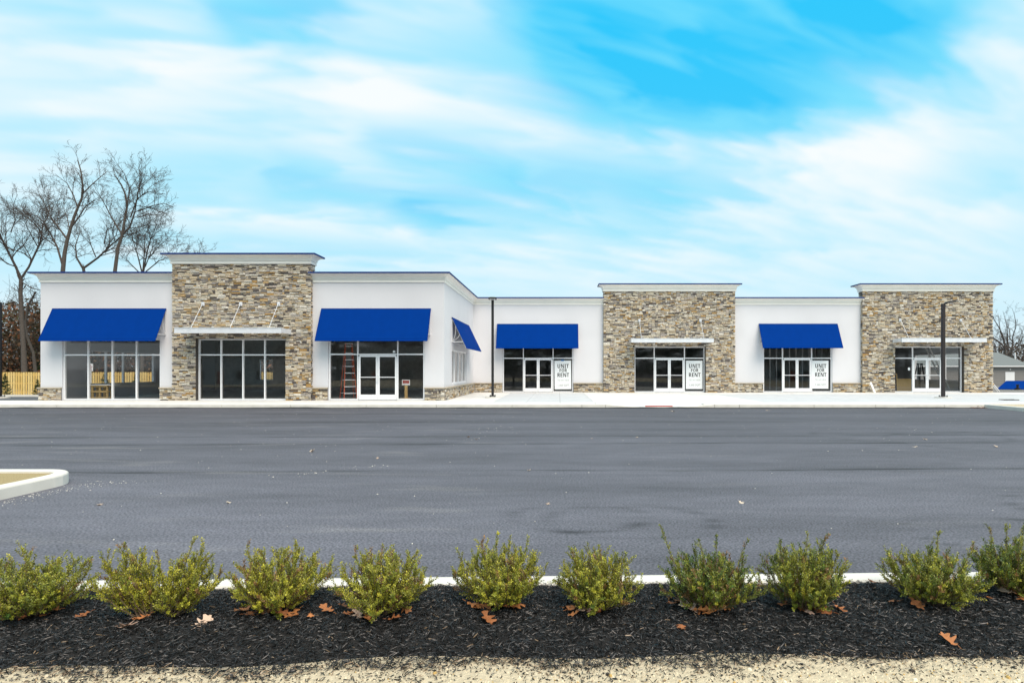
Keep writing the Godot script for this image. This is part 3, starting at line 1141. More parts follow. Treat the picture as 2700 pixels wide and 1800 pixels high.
func make_building() -> void:
	B = thing("shopping_plaza", "long L-shaped white stucco shopping plaza with three stone towers, blue awnings and blue-capped cornices", "building", Vector3(0, 0, -36))
	make_stone_kinds()
	var FL := frame(Vector3(0, 0, ZL), "front")
	var FR := frame(Vector3(0, 0, ZR), "front")
	var FS := frame(Vector3(XS, 0, 0), "right")
	var FW := frame(Vector3(XL, 0, 0), "left")
	var FE := frame(Vector3(XR, 0, 0), "right")
	var top := 2.93
	var wt := 5.99
	# near wing
	wall(FL, XL, -17.9, 0, wt, 0.22, [[-23.6, -18.93, 0, top]], "wall", M.stucco)
	wall(FL, -17.9, -12.0, 0, wt, 0.22, [[-17.12, -12.88, 0, top]], "wall", M.stucco, -0.02)
	wall(FL, -12.0, XS, 0, wt, 0.22, [[-10.94, -6.37, 0, top]], "wall", M.stucco)
	wall(FS, -ZL + 0.221, -ZR, 0, wt, 0.22, [[29.4, 34.2, 0.72, 2.47]], "wall", M.stucco)
	wall(FW, ZBL, ZL - 0.221, 0, wt, 0.22, [[-34.9, -30.0, 0.66, 2.47]], "wall", M.stucco)
	# far wing
	wall(FR, XS - 0.22, 3.1, 0, wt, 0.22, [[-3.56, 0.96, 0, top]], "wall", M.stucco)
	wall(FR, 3.1, 11.1, 0, wt, 0.22, [[4.87, 9.38, 0, top]], "wall", M.stucco, -0.02)
	wall(FR, 11.1, 19.6, 0, wt, 0.22, [[13.14, 17.56, 0, top]], "wall", M.stucco)
	wall(FR, 19.6, XR - 0.01, 0, wt, 0.22, [[21.45, 25.85, 0, top]], "wall", M.stucco, -0.02)
	wall(FE, -ZR + 0.245, -ZBR, 0, wt, 0.22, [[39.0, 44.2, 0.66, 2.6]], "wall", M.stucco)
	# rear walls, floors, partitions, ceiling and roof
	wall(frame(Vector3(0, 0, ZBL), "front"), XL + 0.222, XS - 0.222, 0, wt, 0.22, [[-21.3, -20.3, 0.68, 2.2]], "rear_wall", M.inside_wall)
	wall(frame(Vector3(0, 0, ZBR), "front"), XS, XR - 0.222, 0, wt, 0.22, [], "rear_wall", M.inside_wall)
	var s := shape()
	s.box(Vector3(XS - 0.22, 0, ZBL - 0.22), Vector3(XS - 0.012, wt, ZR - 0.222))
	s.box(Vector3(XS - 0.22, 0, ZBR), Vector3(XS - 0.01, wt, ZBL - 0.222))
	part(s, "partition", M.inside_wall, B)
	for x in [3.6, 11.2, 19.0]:
		s = shape()
		s.box(Vector3(x, 0.02, ZBR + 0.01), Vector3(x + 0.15, 4.2, ZR - 0.245))
		part(s, "partition", M.inside_wall, B)
	s = shape()
	s.box(Vector3(XL + 0.222, -0.02, ZBL + 0.002), Vector3(XS - 0.222, 0.012, ZL - 0.245))
	s.box(Vector3(XS + 0.002, -0.02, ZBR + 0.002), Vector3(XR - 0.222, 0.012, ZR - 0.245))
	part(s, "floor", M.inside_floor, B)
	s = shape()
	s.box(Vector3(XL + 0.222, 4.2, ZBL + 0.002), Vector3(XS - 0.222, 4.5, ZL - 0.245))
	s.box(Vector3(XS + 0.002, 4.2, ZBR + 0.002), Vector3(XR - 0.222, 4.5, ZR - 0.245))
	part(s, "roof", M.roofing, B)
	# steel studs in the bare units
	for q in [[13.4, 18.4, -40.2, 12], [20.0, 24.5, -42.0, 9]]:
		for i in int(q[3]):
			s = shape()
			var x := lerpf(q[0], q[1], i / (q[3] - 1.0))
			s.box(Vector3(x, 0.012, q[2] - 0.09), Vector3(x + 0.05, 4.2, q[2]))
			part(s, "stud", M.steel_frame, B)

	# cornices of the low walls
	cornice([Vector3(XL, 5.6, ZBL), Vector3(XL, 5.6, ZL), Vector3(-18.2, 5.6, ZL)])
	cornice([Vector3(-11.78, 5.6, ZL), Vector3(XS, 5.6, ZL), Vector3(XS, 5.6, ZR), Vector3(2.9, 5.6, ZR)])
	cornice([Vector3(11.26, 5.6, ZR), Vector3(19.45, 5.6, ZR)])
	cornice([Vector3(XR, 5.6, ZR - 0.7), Vector3(XR, 5.6, ZBR)])

	# stone
	tower(FL, -18.23, -11.68, [-17.12, -12.88, 0.0, top], 55.5)
	tower(FR, 2.88, 11.28, [4.87, 9.38, 0.0, top], 41.2)
	tower(FR, 19.38, 27.7, [21.45, 25.85, 0.0, top], 41.2)
	base_course(FL, XL - 0.06, -23.62, 55.5)
	base_course(FL, -18.92, -18.22, 55.5)
	base_course(FL, -11.67, -10.96, 55.5)
	base_course(FL, -6.35, XS + 0.03, 55.5)
	base_course(FS, -ZL - 0.02, -ZR - 0.04, 25.0)
	base_course(FR, XS + 0.1, -3.58, 41.2)
	base_course(FR, 0.98, 2.87, 41.2)
	base_course(FR, 11.29, 13.12, 41.2)
	base_course(FR, 17.58, 19.37, 41.2)
	base_course(FW, -40.8, ZL + 0.02, 15.0)
	set_stones()

	# shopfronts, doors, awnings and canopies
	storefront(FL, [-23.56, -22.42, -21.27, -20.12, -18.97], 0.0, top - 0.01, 2.16)
	storefront(FL, [-17.08, -16.04, -15.0, -13.96, -12.92], 0.0, top - 0.01, 2.16, -1, 0.04)
	storefront(FL, [-10.90, -9.56, -7.66, -6.41], 0.0, top - 0.01, 2.19, 1)
	storefront(FR, [-3.52, -2.24, -0.33, 0.92], 0.0, top - 0.01, 2.19, 1)
	storefront(FR, [4.91, 6.15, 8.09, 9.34], 0.0, top - 0.01, 2.19, 1, 0.04)
	storefront(FR, [13.18, 14.40, 16.27, 17.52], 0.0, top - 0.01, 2.19, 1)
	storefront(FR, [21.49, 22.71, 24.58, 25.81], 0.0, top - 0.01, 2.19, 1, 0.04)
	storefront(FS, [29.43, 30.6, 31.8, 33.0, 34.17], 0.72, 2.47, 0.0)
	storefront(FW, [-34.87, -33.65, -32.45, -31.22, -30.03], 0.66, 2.47, 0.0)
	storefront(FE, [39.03, 40.76, 42.5, 44.17], 0.66, 2.6, 0.0)
	storefront(frame(Vector3(0, 0, ZBL), "front"), [-21.27, -20.33], 0.68, 2.2, 0.0)
	awning(FL, -24.03, -18.64, 4.35, 2.79)
	awning(FL, -11.25, -6.06, 4.35, 2.79)
	awning(FS, 29.3, 34.8, 4.11, 2.55)
	awning(FR, -3.90, 1.26, 4.37, 2.80)
	awning(FR, 12.85, 17.87, 4.38, 2.82)
	awning(FW, -35.3, -29.6, 4.11, 2.55)
	canopy(frame(Vector3(0, 0, ZL + 0.19), "front"), -17.41, -12.57, 3.13, 3.345, 1.10, [-16.73, -14.95, -13.17], 4.55)
	canopy(frame(Vector3(0, 0, ZR + 0.19), "front"), 4.52, 9.62, 3.15, 3.375, 1.10, [5.16, 9.04], 4.58)
	canopy(frame(Vector3(0, 0, ZR + 0.19), "front"), 21.25, 26.5, 3.17, 3.40, 1.10, [21.75, 25.6], 4.60)
	s = shape(frame(Vector3(27.7, 0, -36.65), "right"))
	s.tube(PackedVector3Array([Vector3(0.2, 0.52, 0.03), Vector3(0.2, 0.52, 0.16)]), PackedFloat32Array([0.06, 0.05]), 10)
	part(s, "hose_bibb", M.lumber, B)
	# sticker on the transom, notice on the far shopfront
	s = shape(FL)
	s.box(Vector3(-7.9, 2.26, -0.103), Vector3(-7.78, 2.37, -0.1))
	part(s, "sticker", M.paper, B)
	s = shape(FR)
	s.box(Vector3(22.43, 1.42, -0.033), Vector3(22.56, 1.59, -0.03))
	part(s, "notice", M.paper, B)


# ------------------------------------------------------------------ things round the lot
func lamp_post(at: Vector3, height: float, arm: Vector3, m: Material, label: String, width := 0.125) -> void:
	var t := thing("lamp_post", label, "lamp post", at, "parking lot lamp posts")
	var s := shape(Transform3D(Basis.IDENTITY, at))
	s.tube(PackedVector3Array([Vector3(0, -0.02, 0), Vector3(0, 0.03, 0), Vector3(0, 0.045, 0)]), PackedFloat32Array([0.40, 0.40, 0.37]), 24)
	part(s, "footing", M.kerb, t)
	s = shape(Transform3D(Basis.IDENTITY, at))
	s.box(Vector3(-0.15, 0.075, -0.15), Vector3(0.15, 0.095, 0.15))
	var w := width / 2.0
	part(s, "base_plate", m, t)
	for q in [[-1, -1], [1, -1], [1, 1], [-1, 1]]:
		s = shape(Transform3D(Basis.IDENTITY, at))
		s.tube(PackedVector3Array([Vector3(q[0] * 0.12, 0.03, q[1] * 0.12), Vector3(q[0] * 0.12, 0.15, q[1] * 0.12)]), PackedFloat32Array([0.014, 0.014]), 6)
		s.tube(PackedVector3Array([Vector3(q[0] * 0.12, 0.095, q[1] * 0.12), Vector3(q[0] * 0.12, 0.12, q[1] * 0.12)]), PackedFloat32Array([0.026, 0.026]), 6)
		part(s, "anchor_bolt", m, t)
	s = shape(Transform3D(Basis.IDENTITY, at))
	var c := 0.014
	var ring := [Vector2(-w + c, -w), Vector2(w - c, -w), Vector2(w, -w + c), Vector2(w, w - c), Vector2(w - c, w), Vector2(-w + c, w), Vector2(-w, w - c), Vector2(-w, -w + c)]
	for i in 8:
		var a: Vector2 = ring[i]
		var b: Vector2 = ring[(i + 1) % 8]
		var nn := Vector3(a.x + b.x, 0, a.y + b.y).normalized()
		s.quad(Vector3(a.x, 0.095, a.y), Vector3(b.x, 0.095, b.y), Vector3(b.x, height, b.y), Vector3(a.x, height, a.y), nn)
		s.tri(Vector3(0, height, 0), Vector3(a.x, height, a.y), Vector3(b.x, height, b.y), Vector3.UP)
	part(s, "pole", m, t)
	s = shape(Transform3D(Basis.IDENTITY, at))
	s.box(Vector3(-w - 0.004, 0.42, -0.035), Vector3(-w + 0.004, 0.58, 0.035))
	s.box(Vector3(-0.035, 0.42, w - 0.004), Vector3(0.035, 0.58, w + 0.005))
	part(s, "handhole_cover", m, t)
	# flat head on a short arm
	var z := arm.normalized()
	var x := Vector3.UP.cross(z).normalized()
	var T := Transform3D(Basis(x, z.cross(x), z), at + Vector3(0, height - 0.03, 0))
	s = shape(T)
	s.bar(Vector3(0, 0, 0.03), Vector3(0, 0.01, 0.16), 0.07, 0.07)
	var head := [Vector2(-0.12, 0.10), Vector2(0.12, 0.10), Vector2(0.21, 0.24), Vector2(0.21, 0.56), Vector2(0.15, 0.64), Vector2(-0.15, 0.64), Vector2(-0.21, 0.56), Vector2(-0.21, 0.24)]
	var mid := Vector2(0, 0.37)
	for i in 8:
		var a: Vector2 = head[i]
		var b: Vector2 = head[(i + 1) % 8]
		var nn := Vector3((a + b).x / 2.0, 0, (a + b).y / 2.0 - 0.37).normalized()
		var a2 := mid + (a - mid) * 0.78
		var b2 := mid + (b - mid) * 0.78
		s.quad(Vector3(a.x, 0.0, a.y), Vector3(b.x, 0.0, b.y), Vector3(b.x, 0.045, b.y), Vector3(a.x, 0.045, a.y), nn)
		s.quad(Vector3(a.x, 0.045, a.y), Vector3(b.x, 0.045, b.y), Vector3(b2.x, 0.085, b2.y), Vector3(a2.x, 0.085, a2.y), (nn + Vector3.UP).normalized())
		s.tri(Vector3(mid.x, 0.085, mid.y), Vector3(a2.x, 0.085, a2.y), Vector3(b2.x, 0.085, b2.y), Vector3.UP)
		s.tri(Vector3(mid.x, 0.0, mid.y), Vector3(a.x, 0.0, a.y), Vector3(b.x, 0.0, b.y), Vector3.DOWN)
	var hd := part(s, "lamp_head", m, t)
	s = shape(T)
	s.box(Vector3(-0.14, -0.012, 0.22), Vector3(0.14, -0.001, 0.56))
	part(s, "lens", M.lens, hd)


func lettering(parent: Node3D, words: String, size: float, at: Vector3, width: float, m: Material, nm := "lettering", bold := false) -> void:
	var f := SystemFont.new()
	f.font_names = PackedStringArray(["Droid Sans"])
	if bold:
		f.font_weight = 700
	var t := TextMesh.new()
	t.text = words
	t.font = f
	t.font_size = 64
	t.pixel_size = size / 46.0
	t.depth = 0.003
	t.horizontal_alignment = HORIZONTAL_ALIGNMENT_CENTER
	t.vertical_alignment = VERTICAL_ALIGNMENT_CENTER
	var o := MeshInstance3D.new()
	o.name = named(nm, parent)
	parent.add_child(o, true)
	o.mesh = t
	o.material_override = m
	o.position = at
	var w: float = t.get_aabb().size.x
	if width > 0.0 and w > 0.0:
		o.scale = Vector3(width / w, 1, 1)


func poster(x: float, z: float, y0: float, w: float, h: float, tilt: float, label: String, taped: bool) -> void:
	var t := thing("rent_poster", label, "poster", Vector3(x, y0, z), "unit for rent posters")
	t.rotation.z = tilt
	var s := shape()
	s.box(Vector3(-w / 2, 0, -0.004), Vector3(w / 2, h, 0))
	origin_of[t] = Vector3.ZERO
	part(s, "sheet", M.paper, t)
	lettering(t, "UNIT", 0.255, Vector3(0.02, h * 0.805, 0.002), w * 0.68, M.ink, "lettering", true)
	lettering(t, "FOR", 0.205, Vector3(0.02, h * 0.655, 0.002), w * 0.45, M.ink, "lettering", true)
	lettering(t, "RENT", 0.255, Vector3(0.02, h * 0.495, 0.002), w * 0.70, M.ink, "lettering", true)
	lettering(t, "732-341-0838", 0.10, Vector3(0.02, h * 0.315, 0.002), w * 0.70, M.ink_pale)
	lettering(t, "1,560 SQFT", 0.115, Vector3(0.02, h * 0.14, 0.002), w * 0.70, M.ink_grey)
	if taped:
		s = shape()
		s.box(Vector3(-0.1, h - 0.03, 0.001), Vector3(0.08, h + 0.05, 0.004))
		part(s, "tape", M.tape, t)


func make_lot_things() -> void:
	lamp_post(Vector3(-3.41, 0, -29.95), 5.08, Vector3(0.10, 0.05, 1), M.black_metal, "black square lamp post with flat head, beside the inner corner of the white walls")
	lamp_post(Vector3(19.85, 0, -29.7), 4.86, Vector3(1, 0.24, 0.25), M.bronze_metal, "dark bronze lamp post in front of the stone tower with a ladder behind its doors", 0.155)
	lamp_post(Vector3(-28.98, 0, -29.9), 4.95, Vector3(-1, 0.05, 0.2), M.black_metal, "black lamp post standing on gravel beside the yellow wooden fence")

	poster(0.305, ZR - 0.098, 0.20, 1.07, 1.84, 0.01, "white rent poster fixed with blue tape, in window near the inner corner lamp post", true)
	poster(8.72, ZR - 0.028, 0.22, 1.06, 1.82, 0.0, "white rent poster in window of the middle stone tower under a metal canopy", false)
	poster(16.83, ZR - 0.098, 0.24, 1.04, 1.80, -0.006, "white rent poster in window under the blue awning between two stone towers", false)

	# grey shed beyond the right end
	var at := Vector3(43.0, -0.86, -59)
	var sh := thing("shed", "low grey sided shed with hipped shingle roof and white door beyond the plaza", "shed", at)
	var s := shape(Transform3D(Basis.IDENTITY, at))
	s.box(Vector3(-6, 0, -6), Vector3(4.75, 2.62, -0.02))
	part(s, "wall", M.siding, sh)
	for k in 16:
		s = shape(Transform3D(Basis.IDENTITY, at))
		var y := 0.08 + k * 0.155
		s.quad(Vector3(-6, y, 0.018), Vector3(4.76, y, 0.018), Vector3(4.76, y + 0.155, 0.0), Vector3(-6, y + 0.155, 0.0), Vector3(0, 0.1, 1).normalized())
		s.quad(Vector3(-6, y, 0.018), Vector3(4.76, y, 0.018), Vector3(4.76, y, -0.02), Vector3(-6, y, -0.02), Vector3.DOWN)
		part(s, "siding_board", M.siding, sh)
	s = shape(Transform3D(Basis.IDENTITY, at))
	s.box(Vector3(-6.3, 2.60, -0.1), Vector3(5.15, 2.74, 0.34))
	s.box(Vector3(4.75, 0, -0.1), Vector3(4.9, 2.6, 0.04))
	part(s, "trim", M.white_paint, sh)
	s = shape(Transform3D(Basis.IDENTITY, at))
	var e := [Vector3(-6.4, 2.74, 0.36), Vector3(5.25, 2.74, 0.36), Vector3(5.25, 2.74, -6.4), Vector3(-6.4, 2.74, -6.4)]
	var r := [Vector3(-5.0, 4.15, -2.6), Vector3(4.05, 4.15, -2.6)]
	s.quad(e[0], e[1], r[1], r[0], Vector3(0, 0.9, 0.42).normalized())
	s.quad(e[2], e[3], r[0], r[1], Vector3(0, 0.9, -0.42).normalized())
	s.flat(e[1], e[2], r[1])
	s.flat(e[3], e[0], r[0])
	var rf := part(s, "roof", M.shingle, sh)
	s = shape(Transform3D(Basis.IDENTITY, at))
	s.tube(PackedVector3Array([Vector3(4.75, 2.9, -1.2), Vector3(4.75, 4.1, -1.2)]), PackedFloat32Array([0.06, 0.06]), 8)
	part(s, "vent_pipe", M.white_paint, rf)
	s = shape(Transform3D(Basis.IDENTITY, at))
	s.box(Vector3(2.78, 0.02, 0.02), Vector3(3.72, 2.08, 0.05))
	var dr := part(s, "door", M.white_paint, sh)
	s = shape(Transform3D(Basis.IDENTITY, at))
	s.tube(PackedVector3Array([Vector3(2.87, 1.0, 0.05), Vector3(2.87, 1.0, 0.11)]), PackedFloat32Array([0.035, 0.03]), 8)
	part(s, "handle", M.black_metal, dr)
	s = shape(Transform3D(Basis.IDENTITY, at))
	s.tube(PackedVector3Array([Vector3(3.25, 2.34, 0.02), Vector3(3.25, 2.34, 0.12)]), PackedFloat32Array([0.06, 0.05]), 8)
	part(s, "lamp", M.white_paint, sh)

	# spare awning lying on the concrete
	var bt := thing("awning_panel", "bright blue awning panel lying on the concrete before the grey shed", "awning", Vector3(34.6, 0, -43))
	s = shape()
	var q := [Vector3(32.55, 0.02, -42.7), Vector3(38.4, 0.02, -42.4), Vector3(38.4, 0.60, -43.5), Vector3(33.85, 0.60, -43.5)]
	var q2 := []
	for k in 4:
		q2.append(q[k] + Vector3(0, -0.02, -0.03))
	s.quad(q[0], q[1], q[2], q[3], Vector3(0, 0.7, 0.6).normalized())
	s.quad(q2[0], q2[1], q2[2], q2[3], Vector3(0, -0.7, -0.6).normalized())
	for k in 4:
		var l := (k + 1) % 4
		s.tube(PackedVector3Array([q[k], q[l]]), PackedFloat32Array([0.02, 0.02]), 6)
	part(s, "fabric", M.awning_blue, bt)
	s = shape()
	for k in 4:
		var u := 34.0 + k * 1.4
		s.bar(Vector3(u, 0.02, -43.55), Vector3(u, 0.58, -43.55), 0.03, 0.03)
		s.bar(Vector3(u, 0.015, -42.75), Vector3(u, 0.015, -43.55), 0.03, 0.03)
	part(s, "frame", M.steel_frame, bt)

	s = shape()
	s.tube(PackedVector3Array([Vector3(33.5, 0.0, -42.0), Vector3(33.5, 0.10, -42.0), Vector3(33.5, 0.12, -42.0), Vector3(33.5, 0.34, -42.0), Vector3(33.5, 0.38, -42.0)]), PackedFloat32Array([0.2, 0.18, 0.07, 0.09, 0.16]), 12)
	solo(s, "bollard_stub", M.black_metal, "small black metal stub standing in front of the blue awning panel", "bollard")

	for k in 2:
		s = shape()
		s.bar(Vector3(28.72 + k * 0.17, 0.02, -37.65 - k * 0.05), Vector3(27.68 + k * 0.15, 1.52, -37.85 - k * 0.05), 0.09, 0.04)
		solo(s, "white_board", M.white_paint, "long white trim board leaning on the side of the end tower", "board", "boards leaning at the end of the plaza")
	s = shape()
	s.bar(Vector3(19.95, 0.015, -36.28), Vector3(19.80, 0.66, -36.52), 0.11, 0.03, Vector3(0, 0, 1))
	solo(s, "white_board", M.white_paint, "short white board leaning on the face of the end stone tower", "board", "boards leaning at the end of the plaza")
	s = shape()
	for k in 9:
		s.box(Vector3(21.28 + k * 0.075, 0.004, -27.74), Vector3(21.32 + k * 0.075, 0.03, -27.46))
	s.box(Vector3(21.24, 0.004, -27.78), Vector3(21.96, 0.036, -27.74))
	s.box(Vector3(21.24, 0.004, -27.46), Vector3(21.96, 0.036, -27.42))
	solo(s, "drain_grate", M.bronze_metal, "dark metal grate lying on the pale sidewalk at the plaza's end", "grate")

	# fence
	var fa := Vector3(-32, -0.60, -44.7)
	var fe := thing("wooden_fence", "new yellow wooden board fence behind the building", "fence", fa)
	var board := shape()
	board.box(Vector3(-0.072, 0.04, -0.01), Vector3(0.072, 1.86, 0.01))
	var bm := board.mesh()
	var x := -49.0
	while x < -15.0:
		var o := MeshInstance3D.new()
		o.name = named("board", fe)
		fe.add_child(o, true)
		o.mesh = bm
		o.material_override = M.fence_wood if rng.randf() < 0.5 else M.fence_wood_pale
		o.position = Vector3(x, rng.randf_range(-0.012, 0.012), rng.randf_range(-0.003, 0.003)) - Vector3(fa.x, 0, 0)
		o.scale.x = rng.randf_range(0.92, 1.04)
		x += 0.193
	for y in [0.25, 0.95, 1.62]:
		s = shape(Transform3D(Basis.IDENTITY, Vector3(0, fa.y, fa.z)))
		s.box(Vector3(-49, y, -0.06), Vector3(-15, y + 0.09, -0.02))
		part(s, "rail", M.fence_wood, fe)
	x = -49.0
	while x < -15.0:
		s = shape(Transform3D(Basis.IDENTITY, Vector3(0, fa.y, fa.z)))
		s.box(Vector3(x, 0, -0.16), Vector3(x + 0.1, 1.8, -0.062))
		part(s, "post", M.fence_wood, fe)
		x += 2.4

	# sign on a post seen through the glass
	var sp := thing("parking_sign", "small white parking sign on a steel post before the wooden fence", "sign", Vector3(-32.45, -0.5, -40))
	s = shape()
	s.bar(Vector3(-32.45, -0.5, -40.0), Vector3(-32.45, 1.9, -40.0), 0.05, 0.03)
	part(s, "post", M.steel_frame, sp)
	s = shape()
	s.box(Vector3(-32.61, 1.36, -39.98), Vector3(-32.29, 1.86, -39.972))
	var pl := part(s, "plate", M.white_paint, sp)
	for k in 4:
		lettering(pl, ["NO", "PARKING", "FIRE", "LANE"][k], 0.085, Vector3(0, 2.26 - k * 0.105, 0.032), [0.1, 0.25, 0.16, 0.18][k], M.ink_red)

	# blown leaves at the far kerb's corner
	oak_shapes()
	for k in 14:
		var p := Vector3(17.72 + rng.randf_range(-0.42, 0.12), LOT + 0.02 + rng.randf() * 0.10 * (1.0 if k > 7 else 0.1), KERB_Z + 0.12 + rng.randf() * 0.22)
		leaf(p, 0.13, Color(0.22, 0.085, 0.03), "brown oak leaf heaped in the corner of the far kerb", "leaves blown into the far kerb corner")

	# pale grit and debris on the asphalt
	var mm := MultiMesh.new()
	mm.transform_format = MultiMesh.TRANSFORM_3D
	mm.use_colors = true
	mm.mesh = pebble_mesh()
	var n := 1150
	mm.instance_count = n
	for i in n:
		var p := Vector3(rng.randf_range(-22, 22), LOT + 0.001, -rng.randf_range(4.3, 24.0))
		var sc := rng.randf_range(0.003, 0.009)
		if i < 380:      # a drift of grit along the island's kerb
			var t := rng.randf()
			p = Vector3(-6.88 + absf(rng.randfn(0, 0.16)) + (maxf(0.0, t - 0.75) * rng.randf() * 3.0), LOT + 0.001, lerpf(-5.2, -8.4, t))
			sc = rng.randf_range(0.002, 0.007)
		elif i < 440:    # and along two broken seams
			var t := rng.randf()
			p = Vector3(lerpf(-4.4, -2.9, t) + rng.randfn(0, 0.12), LOT + 0.001, -lerpf(8.7, 9.8, t) + rng.randfn(0, 0.08))
			if i % 2: p = Vector3(-1.6 + rng.randfn(0, 0.5), LOT + 0.001, -15.6 + rng.randfn(0, 0.35))
		var bs := Basis(Vector3.UP, rng.randf() * TAU) * Basis.from_scale(Vector3(sc * rng.randf_range(1, 2.0), sc * 0.7, sc))
		mm.set_instance_transform(i, Transform3D(bs, p))
		var g := rng.randf_range(0.35, 0.75)
		mm.set_instance_color(i, Color(g, g * 0.95, g * 0.85))
	var mi := MultiMeshInstance3D.new()
	mi.name = "grit"
	mi.multimesh = mm
	mi.material_override = M.pebble
	add_child(mi)
	meta(mi, "pale grit and pebbles scattered over the dark asphalt", "grit", "", "stuff")
	# flat scraps lying about
	for k in 16:
		var spots := [[1235, 1152], [995, 1208], [1255, 1158], [602, 1325], [1560, 1155], [1680, 1153], [1445, 1328], [1955, 1325], [2440, 1158], [2415, 1178], [1395, 1240], [262, 1330], [1775, 1084], [2025, 1082], [2630, 1178], [820, 1190]]
		var p := on_ground(spots[k][0], spots[k][1], LOT + 0.004)
		leaf(p, 0.10 if k < 12 else 0.2, Color(0.52, 0.43, 0.30), "pale dry leaf lying flat on the dark asphalt", "dry leaves on the asphalt")


func pebble_mesh() -> ArrayMesh:
	var s := shape()
	var p := []
	for k in 5:
		var a := TAU * k / 5.0
		p.append(Vector3(cos(a), 0.0, sin(a)) * (0.85 + 0.3 * fmod(k * 0.37, 1.0)))
	for k in 5:
		var l := (k + 1) % 5
		var u: Vector3 = p[k] * 0.65 + Vector3.UP
		var v: Vector3 = p[l] * 0.65 + Vector3.UP
		s.flat(p[k], p[l], v, p[k])
		s.flat(p[k], v, u, p[k])
		s.flat(u, v, Vector3(0, 1.25, 0))
	return s.mesh()


# ------------------------------------------------------------------ things inside
func step_ladder(at: Vector3, h: float, turn: float, rail: Material, tread: Material, label: String) -> void:
	var t := thing("step_ladder", label, "ladder", at)
	t.rotation.y = turn
	origin_of[t] = Vector3.ZERO
	var wb := 0.30
	var wt := 0.15
	var lean := 0.42 * h / 2.7
	for k in [-1, 1]:
		var s := shape()
		s.bar(Vector3(k * wb, 0, lean), Vector3(k * wt, h, 0.03), 0.035, 0.085, Vector3(0, 0, 1))
		part(s, "rail", rail, t)
		s = shape()
		s.bar(Vector3(k * (wb + 0.03), 0, -lean), Vector3(k * wt, h - 0.02, -0.06), 0.03, 0.05, Vector3(0, 0, 1))
		part(s, "rear_rail", rail, t)
	var n := int(h / 0.31)
	for i in n:
		var f := (i + 0.9) / (n + 0.3)
		var s := shape()
		var w := lerpf(wb, wt, f)
		s.box(Vector3(-w, f * h - 0.018, lerpf(lean, 0.03, f) - 0.045), Vector3(w, f * h + 0.018, lerpf(lean, 0.03, f) + 0.045))
		part(s, "step", tread, t)
		if i % 2 == 0:
			s = shape()
			s.bar(Vector3(-lerpf(wb + 0.03, wt, f), f * h, lerpf(-lean, -0.06, f)), Vector3(lerpf(wb + 0.03, wt, f), f * h, lerpf(-lean, -0.06, f)), 0.025, 0.025)
			part(s, "rear_bar", tread, t)
	var s2 := shape()
	s2.box(Vector3(-wt - 0.04, h - 0.02, -0.1), Vector3(wt + 0.04, h + 0.02, 0.09))
	part(s2, "top_cap", tread, t)


